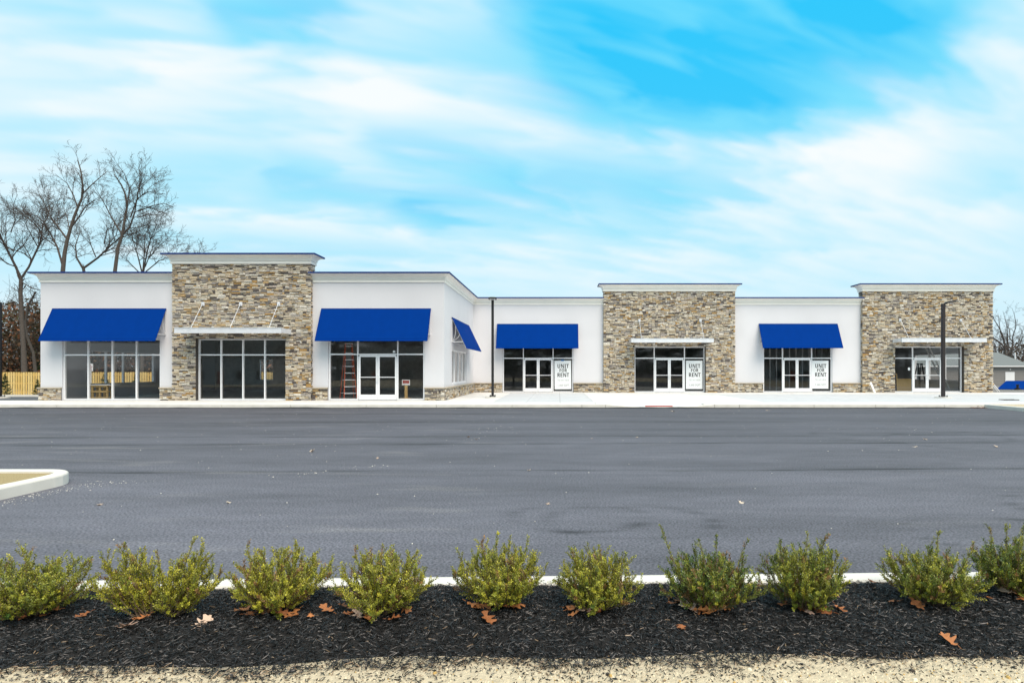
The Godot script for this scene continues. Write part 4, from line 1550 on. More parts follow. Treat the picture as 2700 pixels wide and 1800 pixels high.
func make_interior_things() -> void:
	step_ladder(Vector3(-10.32, 0.012, -28.35), 2.72, 0.55, M.orange_rail, M.aluminium, "tall orange stepladder with pale steps behind the glass beside double doors")
	step_ladder(Vector3(24.1, 0.012, -38.4), 1.85, 0.3, M.black_metal, M.black_metal, "black stepladder standing inside the end tower's glass doors")
	# extension ladder leaning inside the last unit
	var t := thing("extension_ladder", "pale aluminium ladder leaning inside the end tower's window", "ladder", Vector3(26.2, 0.012, -39.5))
	origin_of[t] = Vector3.ZERO
	for k in 2:
		var s := shape()
		s.bar(Vector3(0.3, 0, 0.2 + k * 0.4), Vector3(-1.1, 3.3, -0.1 + k * 0.4), 0.05, 0.08)
		part(s, "rail", M.white_paint, t)
	for i in 10:
		var f := (i + 0.7) / 10.6
		var s := shape()
		var p := Vector3(0.3, 0, 0.2).lerp(Vector3(-1.1, 3.3, -0.1), f)
		s.bar(p, p + Vector3(0, 0, 0.4), 0.035, 0.035)
		part(s, "rung", M.white_paint, t)
	# workbench of bare lumber
	t = thing("workbench", "raw lumber workbench with white top behind the glass of the end unit", "workbench", Vector3(-22.3, 0.012, -28.2))
	origin_of[t] = Vector3.ZERO
	for x in [-0.5, -0.14, 0.22]:
		for z in [-0.28, 0.0]:
			var s := shape()
			s.box(Vector3(x - 0.045, 0, z - 0.03), Vector3(x + 0.045, 0.69, z + 0.03))
			part(s, "leg", M.lumber, t)
	for y in [0.02, 0.33, 0.60]:
		for z in [-0.245, 0.035]:
			var s := shape()
			s.box(Vector3(-0.55, y, z), Vector3(0.27, y + 0.09, z + 0.025))
			part(s, "rail", M.lumber, t)
	var s3 := shape()
	s3.box(Vector3(-0.62, 0.692, -0.45), Vector3(0.5, 0.72, 0.16))
	part(s3, "worktop", M.white_paint, t)
	# small sign on a wooden stake
	t = thing("stake_sign", "small red and white sign on a timber post behind the glass", "sign", Vector3(-7.38, 0.012, -27.95))
	origin_of[t] = Vector3.ZERO
	var s := shape()
	s.box(Vector3(-0.22, 0, -0.16), Vector3(0.22, 0.07, 0.16))
	s.box(Vector3(-0.07, 0.07, -0.03), Vector3(0.07, 0.72, 0.03))
	part(s, "post", M.lumber, t)
	s = shape()
	s.box(Vector3(-0.19, 0.69, 0.031), Vector3(0.19, 0.96, 0.045))
	var pl := part(s, "board", M.white_paint, t)
	s = shape()
	s.box(Vector3(-0.155, 0.78, 0.046), Vector3(0.155, 0.925, 0.049))
	part(s, "red_panel", M.ink_red, pl)
	s = shape()
	s.box(Vector3(-0.155, 0.715, 0.046), Vector3(0.155, 0.728, 0.049))
	part(s, "stripe", M.ink, pl)
	# framed ice cream sign and tan panels in the last unit
	t = thing("ice_cream_sign", "framed board with a painted ice cream cone leaning inside the end tower", "sign", Vector3(21.9, 0.02, -37.7))
	origin_of[t] = Vector3.ZERO
	t.rotation.x = -0.08
	s = shape()
	s.box(Vector3(-0.28, 0.05, -0.02), Vector3(0.28, 1.13, 0.0))
	part(s, "panel", M.ink, t)
	s = shape()
	s.box(Vector3(-0.33, 0.0, -0.025), Vector3(-0.28, 1.18, 0.02))
	s.box(Vector3(0.28, 0.0, -0.025), Vector3(0.33, 1.18, 0.02))
	s.box(Vector3(-0.28, 0.0, -0.025), Vector3(0.28, 0.05, 0.018))
	s.box(Vector3(-0.28, 1.13, -0.025), Vector3(0.28, 1.18, 0.018))
	part(s, "frame", M.lumber, t)
	s = shape()
	s.tri(Vector3(-0.1, 0.6, 0.004), Vector3(0.1, 0.6, 0.004), Vector3(0.02, 0.14, 0.004), Vector3(0, 0, 1))
	part(s, "cone", M.cone_wafer, t)
	s = shape()
	for k in 20:
		var a := TAU * k / 20.0
		var b := TAU * (k + 1) / 20.0
		s.tri(Vector3(0, 0.78, 0.006), Vector3(cos(a) * 0.13, 0.78 + sin(a) * 0.21, 0.006), Vector3(cos(b) * 0.13, 0.78 + sin(b) * 0.21, 0.006), Vector3(0, 0, 1))
	part(s, "scoop", M.cone_top, t)
	s = shape()
	s.xf = Transform3D(Basis(Vector3.RIGHT, -0.12), Vector3(22.75, 0.012, -38.0))
	s.box(Vector3(-0.55, 0, -0.02), Vector3(0.6, 0.86, 0))
	solo(s, "plywood_sheet", M.lumber, "tan plywood sheet leaning beside the framed cone sign", "plywood")


# ------------------------------------------------------------------ trees and brush
func branch(s: Shape, p: PackedVector3Array, r0: float, r1: float, level: int, sides: int, rg: RandomNumberGenerator, dens: float) -> void:
	var r := PackedFloat32Array()
	var length := 0.0
	for i in p.size():
		r.append(lerpf(r0, r1, float(i) / (p.size() - 1)))
		if i:
			length += p[i].distance_to(p[i - 1])
	s.tube(p, r, sides, false)
	if level <= 0:
		return
	var n := int(ceil(length * dens))
	n = clampi(n, 2, 20)
	for k in n:
		var t := lerpf(0.16, 1.0, (k + rg.randf()) / n)
		var fi := t * (p.size() - 1)
		var i := mini(int(fi), p.size() - 2)
		var at := p[i].lerp(p[i + 1], fi - i)
		var d := (p[i + 1] - p[i]).normalized()
		var side := d.cross(Vector3(rg.randfn(), rg.randfn(), rg.randfn())).normalized()
		var ang := deg_to_rad(rg.randf_range(28, 62)) if t < 0.93 else deg_to_rad(rg.randf_range(5, 30))
		var nd := (d * cos(ang) + side * sin(ang) + Vector3(0, 0.16, 0)).normalized()
		var len2 := length * rg.randf_range(0.3, 0.58) * (1.15 - 0.5 * t)
		len2 = clampf(len2, 0.3, 3.8)
		var q := PackedVector3Array([at])
		var steps := 4 if level >= 2 else 3
		for j in steps:
			nd = (nd + Vector3(rg.randfn(), rg.randfn() + 0.12, rg.randfn()) * 0.22).normalized()
			q.append(q[q.size() - 1] + nd * len2 / steps)
		var rr := lerpf(r0, r1, t) * rg.randf_range(0.45, 0.65)
		rr = maxf(rr, 0.012)
		branch(s, q, rr, maxf(rr * 0.3, 0.006), level - 1, 4 if level >= 3 else 3, rg, dens * 1.55)


func traced_tree(label: String, depth: float, limbs: Array, seed_: int, foot := -0.65) -> void:
	# limbs: [r0, r1, points in the enlarged view (2.305 per pixel from 0, 400)]; each limb gets its own depth, found from a random lean
	var rg := RandomNumberGenerator.new()
	rg.seed = seed_
	var trunk := shape()
	var crown := shape()
	var base := Vector3.ZERO
	for li in limbs.size():
		var l: Array = limbs[li]
		var p := PackedVector3Array()
		var lean := 0.0 if li == 0 else rg.randf_range(-0.5, 0.5)
		var d := depth
		if li == 0:
			pass
		for q in l[2]:
			var v := at_depth(q[0] / 2.305, 400.0 + q[1] / 2.305, depth)
			if p.size():
				d += lean * v.distance_to(at_depth(l[2][0][0] / 2.305, 400.0 + l[2][0][1] / 2.305, depth)) * 0.35
			p.append(Vector3(v.x, v.y, -clampf(d, depth - 3.5, depth + 3.5)))
		if li == 0:
			p[0].y = foot
			base = p[0]
			var r := PackedFloat32Array()
			for i in p.size():
				r.append(lerpf(l[0], l[1], pow(float(i) / (p.size() - 1), 0.8)) * (0.85 if i == 0 else 0.66))
			trunk.tube(p, r, 9)
			# side shoots leave the upper trunk only
			if p.size() > 3:
				branch(crown, p.slice(p.size() / 2), r[p.size() / 2] * 0.6, l[1] * 0.5, 3, 5, rg, 1.5)
		else:
			branch(crown, p, l[0] * 0.62, l[1] * 0.55, 3, 6, rg, 1.95)
	var t := thing("bare_tree", label, "tree", base, "bare winter trees")
	part(trunk, "trunk", M.bark, t)
	part(crown, "crown", M.twig, t)


func grown_tree(at: Vector3, h: float, seed_: int, label: String, group := "bare winter trees") -> Node3D:
	var rg := RandomNumberGenerator.new()
	rg.seed = seed_
	var t := thing("bare_tree", label, "tree", Vector3.ZERO, group)
	var p := PackedVector3Array([Vector3.ZERO])
	var r := PackedFloat32Array([h * 0.02])
	var d := Vector3.UP
	for i in 5:
		d = (d + Vector3(rg.randfn() * 0.08, 0.1, rg.randfn() * 0.08)).normalized()
		p.append(p[i] + d * h * 0.13)
		r.append(h * 0.02 * (1.0 - 0.13 * i))
	var s := shape()
	s.tube(p, r, 8)
	part(s, "trunk", M.bark, t)
	s = shape()
	for k in 8:
		var i := mini(2 + k / 2, 5)
		var a := TAU * k * 0.38 + rg.randf()
		var nd := Vector3(cos(a) * 0.75, rg.randf_range(0.6, 1.2), sin(a) * 0.75).normalized()
		var q := PackedVector3Array([p[i]])
		for j in 5:
			nd = (nd + Vector3(rg.randfn(), rg.randfn() + 0.4, rg.randfn()) * 0.18).normalized()
			q.append(q[j] + nd * h * rg.randf_range(0.09, 0.12))
		branch(s, q, h * 0.009, 0.015, 3, 5, rg, 0.8)
	part(s, "crown", M.twig, t)
	t.position = at
	return t


func conifer(h: float, seed_: int, label: String, group: String, w := 0.3, dens := 1.0) -> Node3D:
	var rg := RandomNumberGenerator.new()
	rg.seed = seed_
	var t := thing("evergreen", label, "evergreen", Vector3.ZERO, group)
	var s := shape()
	s.tube(PackedVector3Array([Vector3.ZERO, Vector3(0, h * 0.98, 0)]), PackedFloat32Array([h * 0.018, h * 0.004]), 6)
	part(s, "trunk", M.bark, t)
	s = shape()
	var n := int(120 * dens)
	for k in n:
		var f := pow(rg.randf(), 1.15)
		var y := h * (0.10 + 0.88 * f)
		var reach := h * w * (1.04 - f) * rg.randf_range(0.55, 1.15)
		var a := rg.randf() * TAU
		var d := Vector3(cos(a), rg.randf_range(0.05, 0.5), sin(a)).normalized()
		var base := Vector3(0, y, 0)
		var m := int(26 * dens)
		for j in m:
			var q := base + d * reach * sqrt(rg.randf())
			var nd := (d + Vector3(rg.randfn(), rg.randfn() + 0.25, rg.randfn()) * 0.7).normalized()
			var side := nd.cross(Vector3(rg.randfn(), rg.randfn(), rg.randfn())).normalized()
			var ln := h * rg.randf_range(0.035, 0.07)
			var g := rg.randf_range(0.6, 1.3)
			s.tint = Color(0.045 * g, 0.075 * g, 0.022 * g)
			s.flat(q - side * ln * 0.11, q + side * ln * 0.11, q + nd * ln)
	part(s, "crown", M.needle, t)
	return t


func brush(nm: String, label: String, x0: float, x1: float, z0: float, z1: float, y0: float, h: float, stems: int, leaves: int, leaf_h: float, seed_: int, cols: Array) -> void:
	var rg := RandomNumberGenerator.new()
	rg.seed = seed_
	var s := shape()
	for k in stems:
		var p := Vector3(rg.randf_range(x0, x1), y0, rg.randf_range(z0, z1))
		var hh := h * rg.randf_range(0.45, 1.0)
		var d := Vector3(rg.randfn() * 0.16, 1, rg.randfn() * 0.16).normalized()
		var q := PackedVector3Array([p])
		for j in 4:
			d = (d + Vector3(rg.randfn(), 0.2, rg.randfn()) * 0.15).normalized()
			q.append(q[j] + d * hh / 4.0)
		var g := rg.randf_range(0.7, 1.4)
		s.tint = Color(0.075 * g, 0.058 * g, 0.046 * g)
		var r0 := rg.randf_range(0.02, 0.07)
		s.tube(q, PackedFloat32Array([r0, r0 * 0.8, r0 * 0.6, r0 * 0.4, r0 * 0.2]), 3, false)
		for j in 12:
			var f := rg.randf_range(0.2, 0.98) * 4.0
			var i := mini(int(f), 3)
			var a := q[i].lerp(q[i + 1], f - i)
			var e := Vector3(rg.randfn(), rg.randf_range(0.1, 1.2), rg.randfn()).normalized()
			var ln := hh * rg.randf_range(0.08, 0.24)
			var mid := a + e * ln * 0.5 + Vector3(rg.randfn(), rg.randfn(), rg.randfn()) * 0.1
			s.tube(PackedVector3Array([a, mid, mid + (e + Vector3(0, 0.5, 0)).normalized() * ln * 0.5]), PackedFloat32Array([0.016, 0.012, 0.008]), 3, false)
	for k in leaves:
		var p := Vector3(rg.randf_range(x0, x1), y0 + leaf_h * pow(rg.randf(), 1.6), rg.randf_range(z0, z1))
		var a := Vector3(rg.randfn(), rg.randfn(), rg.randfn()).normalized() * rg.randf_range(0.08, 0.26)
		var b := a.cross(Vector3(rg.randfn(), rg.randfn(), rg.randfn())).normalized() * a.length() * 0.7
		s.tint = cols[rg.randi() % cols.size()] * rg.randf_range(0.6, 1.3)
		s.tint.a = 1.0
		s.flat(p - a, p + b, p + a, Vector3(0, 0.6, 1))
		s.flat(p - a, p + a, p - b, Vector3(0, 0.6, 1))
	solo(s, nm, M.brush, label, "brush", "", "stuff")


func make_background() -> void:
	traced_tree("tall bare tree with a forked trunk rising beside the building's end cornice", 58, [
		[0.34, 0.24, [[150, 1330], [140, 1180], [128, 1000], [122, 860], [125, 770]]],
		[0.20, 0.04, [[125, 770], [100, 690], [75, 590], [62, 480], [30, 400], [0, 320], [-20, 250]]],
		[0.19, 0.04, [[125, 770], [165, 700], [200, 590], [205, 520], [185, 440], [190, 360], [165, 270]]],
		[0.10, 0.03, [[100, 700], [40, 680], [0, 650], [-40, 600]]], [0.10, 0.03, [[75, 600], [20, 560], [-30, 540]]],
		[0.09, 0.03, [[126, 790], [190, 830], [240, 840], [290, 830]]], [0.09, 0.03, [[62, 490], [90, 420], [80, 330], [110, 260]]]], 1)
	traced_tree("tallest bare tree, its straight trunk rising behind the end awning", 57, [
		[0.36, 0.07, [[366, 1330], [372, 1000], [378, 740], [390, 620], [405, 540], [425, 470], [450, 390], [470, 340], [495, 280], [500, 200], [490, 120], [470, 50]]],
		[0.15, 0.03, [[405, 530], [360, 470], [310, 400], [270, 320], [225, 230]]], [0.14, 0.03, [[430, 460], [480, 400], [530, 340], [590, 310], [640, 295]]],
		[0.11, 0.03, [[470, 340], [440, 260], [400, 190], [320, 130]]], [0.11, 0.03, [[495, 260], [550, 190], [590, 130], [600, 90]]],
		[0.16, 0.03, [[378, 690], [340, 580], [290, 500], [230, 420], [160, 370], [90, 360]]], [0.09, 0.02, [[500, 190], [470, 130], [430, 90]]], [0.08, 0.02, [[420, 480], [400, 400], [360, 330], [350, 250]]]], 2)
	traced_tree("bare tree with a right-leaning crown behind the stone tower's edge", 59, [
		[0.34, 0.07, [[688, 1330], [690, 1000], [695, 740], [715, 580], [740, 510], [755, 420], [770, 330], [760, 260], [735, 200], [690, 135]]],
		[0.16, 0.03, [[745, 500], [790, 460], [830, 370], [860, 280], [900, 200], [950, 165]]], [0.12, 0.03, [[790, 400], [840, 290], [920, 250], [1000, 262]]],
		[0.11, 0.03, [[840, 360], [930, 330], [1010, 320], [1080, 350]]], [0.11, 0.03, [[770, 330], [800, 230], [790, 150], [770, 95]]],
		[0.13, 0.03, [[740, 505], [680, 400], [640, 310], [605, 240]]], [0.08, 0.02, [[850, 270], [845, 180], [865, 105]]], [0.09, 0.02, [[830, 400], [900, 380], [980, 385]]]], 3)
	traced_tree("low forking bare tree between two taller trunks", 61, [
		[0.26, 0.20, [[508, 1330], [510, 1000], [510, 740], [503, 700]]],
		[0.17, 0.03, [[503, 710], [450, 640], [420, 560], [405, 500], [380, 440]]], [0.20, 0.03, [[508, 705], [580, 640], [630, 560], [660, 500], [720, 455], [760, 400]]],
		[0.09, 0.02, [[580, 640], [550, 560], [540, 500], [500, 450]]], [0.09, 0.02, [[630, 560], [640, 470], [620, 400]]]], 4)
	traced_tree("broad low bare tree spreading against the sky behind the cornice", 62, [
		[0.26, 0.20, [[860, 1330], [863, 1000], [865, 760]]],
		[0.12, 0.02, [[865, 750], [830, 620], [800, 540], [780, 470]]], [0.13, 0.02, [[868, 740], [900, 620], [940, 540], [990, 480], [1040, 430]]],
		[0.11, 0.02, [[870, 740], [950, 660], [1030, 610], [1090, 590]]], [0.12, 0.02, [[865, 740], [870, 600], [860, 500], [880, 430]]],
		[0.10, 0.02, [[860, 750], [790, 670], [740, 620]]], [0.09, 0.02, [[880, 700], [915, 580], [910, 460]]], [0.08, 0.02, [[900, 650], [960, 580], [1030, 520]]]], 5)
	traced_tree("slender bare tree standing close to the forked one by the fence", 60, [
		[0.22, 0.12, [[225, 1330], [200, 1220], [165, 1130], [150, 1040], [170, 930], [215, 850]]],
		[0.07, 0.02, [[170, 930], [230, 900], [250, 850]]], [0.07, 0.02, [[150, 1040], [90, 980], [50, 900]]]], 6)
	traced_tree("distant bare tree whose tip shows above the stone tower's cornice", 70, [
		[0.20, 0.08, [[1192, 1330], [1190, 900], [1190, 690]]], [0.07, 0.02, [[1190, 700], [1150, 620], [1120, 580]]], [0.08, 0.02, [[1190, 690], [1205, 600], [1215, 555]]], [0.06, 0.02, [[1195, 670], [1240, 610], [1290, 590]]]], 7)
	# brush below the trees
	brush("thicket", "brown leafless thicket with rusty leaves behind the wooden fence", -74, -24, -78, -63, -0.7, 12.5, 1100, 60000, 10.0, 21, [Color(0.15, 0.085, 0.045), Color(0.20, 0.08, 0.035), Color(0.10, 0.075, 0.05), Color(0.07, 0.065, 0.03)])
	brush("grove", "grey-brown leafless grove behind the grey shed", 52, 92, -100, -82, -0.86, 9.0, 460, 15000, 6.2, 22, [Color(0.11, 0.085, 0.065), Color(0.13, 0.08, 0.05), Color(0.09, 0.075, 0.06)])
	var t := grown_tree(Vector3(60.5, -0.86, -78), 9.8, 41, "pale bare tree growing beside the end stone tower, behind the shed")
	grown_tree(Vector3(63.8, -0.86, -82), 9.6, 42, "bare tree with a dark leaning trunk behind the shed roof")
	grown_tree(Vector3(66.5, -0.86, -80), 10.2, 43, "bare tree growing past the hipped end of the shed roof")
	# small evergreens along the fence
	var spots := [[-41.3, -43.0, 1.75], [-38.9, -43.0, 1.35], [-33.9, -43.1, 1.9], [-31.6, -43.1, 1.8]]
	var lab := ["small evergreen in front of the fence, next to the black lamp post", "small evergreen half hidden by the building's end wall", "small evergreen at the fence, seen through the glass above the workbench", "small evergreen at the fence, seen through the glass past the workbench"]
	var c: Node3D
	for i in 4:
		if i == 0:
			c = conifer(1.0, 51, lab[0], "young evergreens along the fence", 0.27)
		var e := c if i == 0 else copy(c, lab[i])
		e.position = Vector3(spots[i][0], -0.62, spots[i][1])
		e.scale = Vector3.ONE * spots[i][2]
		e.rotation.y = i * 1.9
	var pines := [[-62.0, -70.0, 11.0], [-57.5, -66.0, 9.0]]
	for i in 2:
		var e := copy(c, ["dark evergreen rising out of the brown thicket", "shorter dark evergreen in the thicket beside the forked tree"][i], "evergreens in the thicket")
		e.position = Vector3(pines[i][0], -0.7, pines[i][1])
		e.scale = Vector3.ONE * pines[i][2]
		e.rotation.y = i * 2.3
	house(Vector3(-50, -1.0, 33), 12, 8, 4.6, M.white_paint, "white house across the road, mirrored by the near stone tower's glass")
	house(Vector3(-26, -1.0, 30), 9, 7, 3.6, M.siding, "grey house across the road, mirrored by the glass beside the orange stepladder")
	house(Vector3(44, -1.0, 31), 10, 8, 3.8, M.white_paint, "white house across the road, mirrored by the glass between the far towers")
	# the wood across the road behind the photographer, which the shop glass mirrors
	for i in 22:
		var e := copy(c, "dark evergreen in the row across the road that the shop glass mirrors", "evergreens across the road")
		e.position = Vector3(-58 + i * 6.2 + rng.randf_range(-1.5, 1.5), -1.0, 46 + rng.randf_range(-3, 5))
		e.scale = Vector3(2.0, 1, 2.0) * rng.randf_range(9.5, 13.5)
		e.rotation.y = rng.randf() * TAU


func house(at: Vector3, w: float, d: float, h: float, wall_m: Material, label: String) -> void:
	var t := thing("house", label, "house", at, "houses across the road")
	origin_of[t] = Vector3.ZERO
	var s := shape()
	s.box(Vector3(-w / 2, 0, 0), Vector3(w / 2, h, d))
	part(s, "wall", wall_m, t)
	s = shape()
	var e := [Vector3(-w / 2 - 0.4, h, -0.5), Vector3(w / 2 + 0.4, h, -0.5), Vector3(w / 2 + 0.4, h, d + 0.5), Vector3(-w / 2 - 0.4, h, d + 0.5)]
	var r := [Vector3(-w / 2 - 0.4, h + d * 0.32, d / 2), Vector3(w / 2 + 0.4, h + d * 0.32, d / 2)]
	s.quad(e[0], e[1], r[1], r[0], Vector3(0, 0.8, -0.6))
	s.quad(e[2], e[3], r[0], r[1], Vector3(0, 0.8, 0.6))
	s.flat(e[1], e[2], r[1], Vector3.RIGHT)
	s.flat(e[3], e[0], r[0], Vector3.LEFT)
	part(s, "roof", M.shingle, t)
	for k in 4:
		var x := lerpf(-w * 0.38, w * 0.38, k / 3.0)
		s = shape()
		if k == 1:
			s.box(Vector3(x - 0.5, 0.1, -0.05), Vector3(x + 0.5, 2.2, 0.0))
			part(s, "door", M.orange_rail, t)
		else:
			s.box(Vector3(x - 0.6, 0.95, -0.05), Vector3(x + 0.6, 2.25, 0.0))
			part(s, "window", M.black_metal, t)


# ------------------------------------------------------------------ planting bed
var oak_meshes := []
var oak_mats := {}

func oak_shapes() -> void:
	var half := [Vector2(0.0, 0.0), Vector2(0.05, 0.10), Vector2(0.20, 0.16), Vector2(0.10, 0.27), Vector2(0.09, 0.33), Vector2(0.32, 0.44), Vector2(0.38, 0.53), Vector2(0.16, 0.55), Vector2(0.13, 0.62), Vector2(0.30, 0.78), Vector2(0.24, 0.86), Vector2(0.10, 0.82), Vector2(0.06, 0.95), Vector2(0.0, 1.0)]
	for k in 4:
		var s := shape()
		var curl := [0.25, 0.55, -0.35, 0.8][k] as float
		var put := func(q: Vector2, side: float) -> Vector3:
			var yy: float = curl * (q.x * q.x * 1.6) + curl * 0.5 * (q.y - 0.5) * (q.y - 0.5) + 0.04 * sin(q.y * 9.0 + k)
			return Vector3(q.x * side, yy, q.y - 0.5)
		for side in [-1.0, 1.0]:
			for i in range(1, half.size() - 1):
				var a: Vector3 = put.call(half[i], side)
				var b: Vector3 = put.call(half[i + 1], side)
				var m0: Vector3 = put.call(Vector2(0, half[i].y), side)
				var m1: Vector3 = put.call(Vector2(0, half[i + 1].y), side)
				s.flat(m0, a, b)
				s.flat(m0, b, m1)
		s.tube(PackedVector3Array([put.call(Vector2(0, 0.0), 1.0), put.call(Vector2(0, 0.02), 1.0) + Vector3(0.04, 0.03, -0.25)]), PackedFloat32Array([0.018, 0.012]), 4)
		oak_meshes.append(s.mesh())


func leaf(p: Vector3, size: float, col: Color, label: String, group: String) -> void:
	var o := MeshInstance3D.new()
	o.name = named("oak_leaf", self)
	add_child(o, true)
	o.mesh = oak_meshes[rng.randi() % 4]
	var key := "%.2f" % col.r
	if not oak_mats.has(key):
		oak_mats[key] = []
		for k in 3:
			var m: StandardMaterial3D = M.oak_leaf.duplicate()
			m.vertex_color_use_as_albedo = false
			m.albedo_color = Color(col.r * (0.75 + 0.25 * k), col.g * (0.7 + 0.28 * k), col.b * (0.8 + 0.3 * k)).linear_to_srgb()
			oak_mats[key].append(m)
	o.material_override = oak_mats[key][rng.randi() % 3]
	var b := Basis(Vector3.UP, rng.randf() * TAU) * Basis(Vector3(rng.randfn(), 0, rng.randfn()).normalized(), rng.randf_range(0.0, 0.5))
	o.transform = Transform3D(b * Basis.from_scale(Vector3.ONE * size * rng.randf_range(0.8, 1.15)), p)
	meta(o, label, "leaf", group)


func shrub(label: String, at: Vector3, w: float, h: float, seed_: int, opt := {}) -> void:
	var rg := RandomNumberGenerator.new()
	rg.seed = seed_
	var t := thing("shrub", label, "shrub", at, "shrubs along the planting bed")
	origin_of[t] = Vector3.ZERO
	var wood := shape()
	var leaves := shape()
	var clumps: Array = opt.get("clumps", [[0.0, 1.0, 1.0]])       # offset, width share, height share
	var hue: float = opt.get("hue", 0.5)                           # 0 deep green .. 1 yellow
	var red: float = opt.get("red", 0.06)
	var wisps: Array = opt.get("wisps", [])
	var sparse: float = opt.get("sparse", 1.0)
	for c in clumps:
		var n := int(46 * c[1] + 8)
		for k in n:
			var az := TAU * (k * 0.381966) + rg.randf_range(-0.2, 0.2)
			var f := sqrt((k + 0.5) / n)
			var ru: float = w * 0.5 * c[1] * f * rg.randf_range(0.85, 1.1)
			var tip := Vector3(cos(az) * ru + c[0] * w, h * c[2] * (0.34 + 0.60 * sqrt(maxf(0.0, 1.0 - f * f * 0.95))) * rg.randf_range(0.74, 1.04), sin(az) * ru * 0.9)
			if rg.randf() < 0.12:
				tip.y *= 1.22
			stem(wood, leaves, rg, Vector3(c[0] * w * 0.35 + cos(az) * 0.02, 0.0, sin(az) * 0.02), tip, h, hue, red, sparse)
	for q in wisps:
		stem(wood, leaves, rg, Vector3(q[0] * 0.3, 0.02, 0), Vector3(q[0], q[1] * 0.96, rg.randf_range(-0.05, 0.05)), h, hue, red, 0.42)
	part(wood, "branches", M.shrub_wood, t)
	part(leaves, "foliage", M.shrub_leaf, t)


func stem(wood: Shape, leaves: Shape, rg: RandomNumberGenerator, a: Vector3, tip: Vector3, h: float, hue: float, red: float, sparse: float) -> void:
	var p := PackedVector3Array()
	var r := PackedFloat32Array()
	var n := 6
	var out := Vector3(tip.x - a.x, 0, tip.z - a.z)
	for i in n + 1:
		var f := float(i) / n
		# leaves the crown low and turns upwards
		p.append(a + out * pow(f, 0.82) + Vector3(0, (tip.y - a.y) * pow(f, 1.22), 0) + Vector3(rg.randfn(), rg.randfn(), rg.randfn()) * 0.006)
		r.append(lerpf(0.0042, 0.0011, f))
	wood.tube(p, r, 5, false)
	var length := a.distance_to(tip)
	var twigs := int(length * 38.0 * sparse) + 2
	for k in twigs:
		var f := lerpf(0.24, 0.99, (k + rg.randf()) / twigs)
		var fi := f * n
		var i := mini(int(fi), n - 1)
		var q := p[i].lerp(p[i + 1], fi - i)
		var d := (p[i + 1] - p[i]).normalized()
		var side := d.cross(Vector3(rg.randfn(), rg.randfn(), rg.randfn())).normalized()
		var nd := (d * 0.75 + side * rg.randf_range(0.35, 0.95) + Vector3(0, 0.25, 0)).normalized()
		var ln := rg.randf_range(0.045, 0.11) * (1.0 - 0.35 * f) * (0.55 if sparse < 0.6 else 1.0)
		var e := q + nd * ln + Vector3(0, ln * 0.15, 0)
		wood.tube(PackedVector3Array([q, (q + e) / 2.0 + side * ln * 0.06, e]), PackedFloat32Array([0.0015, 0.0012, 0.0007]), 3, false)
		sprig(leaves, rg, q, e, hue, red)
	sprig(leaves, rg, p[n - 1].lerp(p[n], 0.0), p[n], hue, red)
	sprig(leaves, rg, p[n - 2], p[n - 1], hue, red)


func sprig(s: Shape, rg: RandomNumberGenerator, a: Vector3, b: Vector3, hue: float, red: float) -> void:
	var d := (b - a).normalized()
	var x := d.cross(Vector3(0.3, 0.2, 0.9)).normalized()
	var y := d.cross(x)
	var n := int(a.distance_to(b) / 0.0046) + 3
	var g := rg.randf_range(0.72, 1.3)
	var deep := Color(0.06, 0.115, 0.018)
	var bright := Color(0.40, 0.37, 0.035)
	var c := deep.lerp(bright, clampf(hue + rg.randfn() * 0.22, 0.0, 1.0))
	if rg.randf() < red:
		c = Color(0.22, 0.12, 0.04)
	for k in n:
		var ang := k * 2.4 + rg.randf() * 0.6
		var o := x * cos(ang) + y * sin(ang)
		var ld := (o * 0.85 + d * rg.randf_range(0.35, 0.9) + Vector3(0, 0.2, 0)).normalized()
		var q := a.lerp(b, (k + 0.6) / n)
		var ln := rg.randf_range(0.011, 0.0185)
		var sd := ld.cross(d + Vector3(rg.randfn(), rg.randfn(), rg.randfn()) * 0.3).normalized() * ln * 0.29
		var fold := ld.cross(sd).normalized() * ln * 0.10
		var j := g * rg.randf_range(0.8, 1.2)
		s.tint = Color(c.r * j, c.g * j, c.b * j)
		var l := q + ld * ln * 0.55 + sd + fold
		var m := q + ld * ln * 0.55 - sd + fold
		var tip := q + ld * ln
		s.flat(q, l, tip, ld + o)
		s.flat(q, tip, m, ld + o)


func kerb_line(x: float) -> float:   # z of the near kerb's lot side
	return -4.115 - 0.0271 * x


func bed_height(x: float, z: float) -> float:
	var d := -z
	var e := -(kerb_line(x) + 0.166) - d
	var back := 0.062 * smoothstep(1.06, 0.6, e)
	return -0.078 + back + 0.012 * sin(x * 2.3 + d) * sin(d * 4.0 + x)


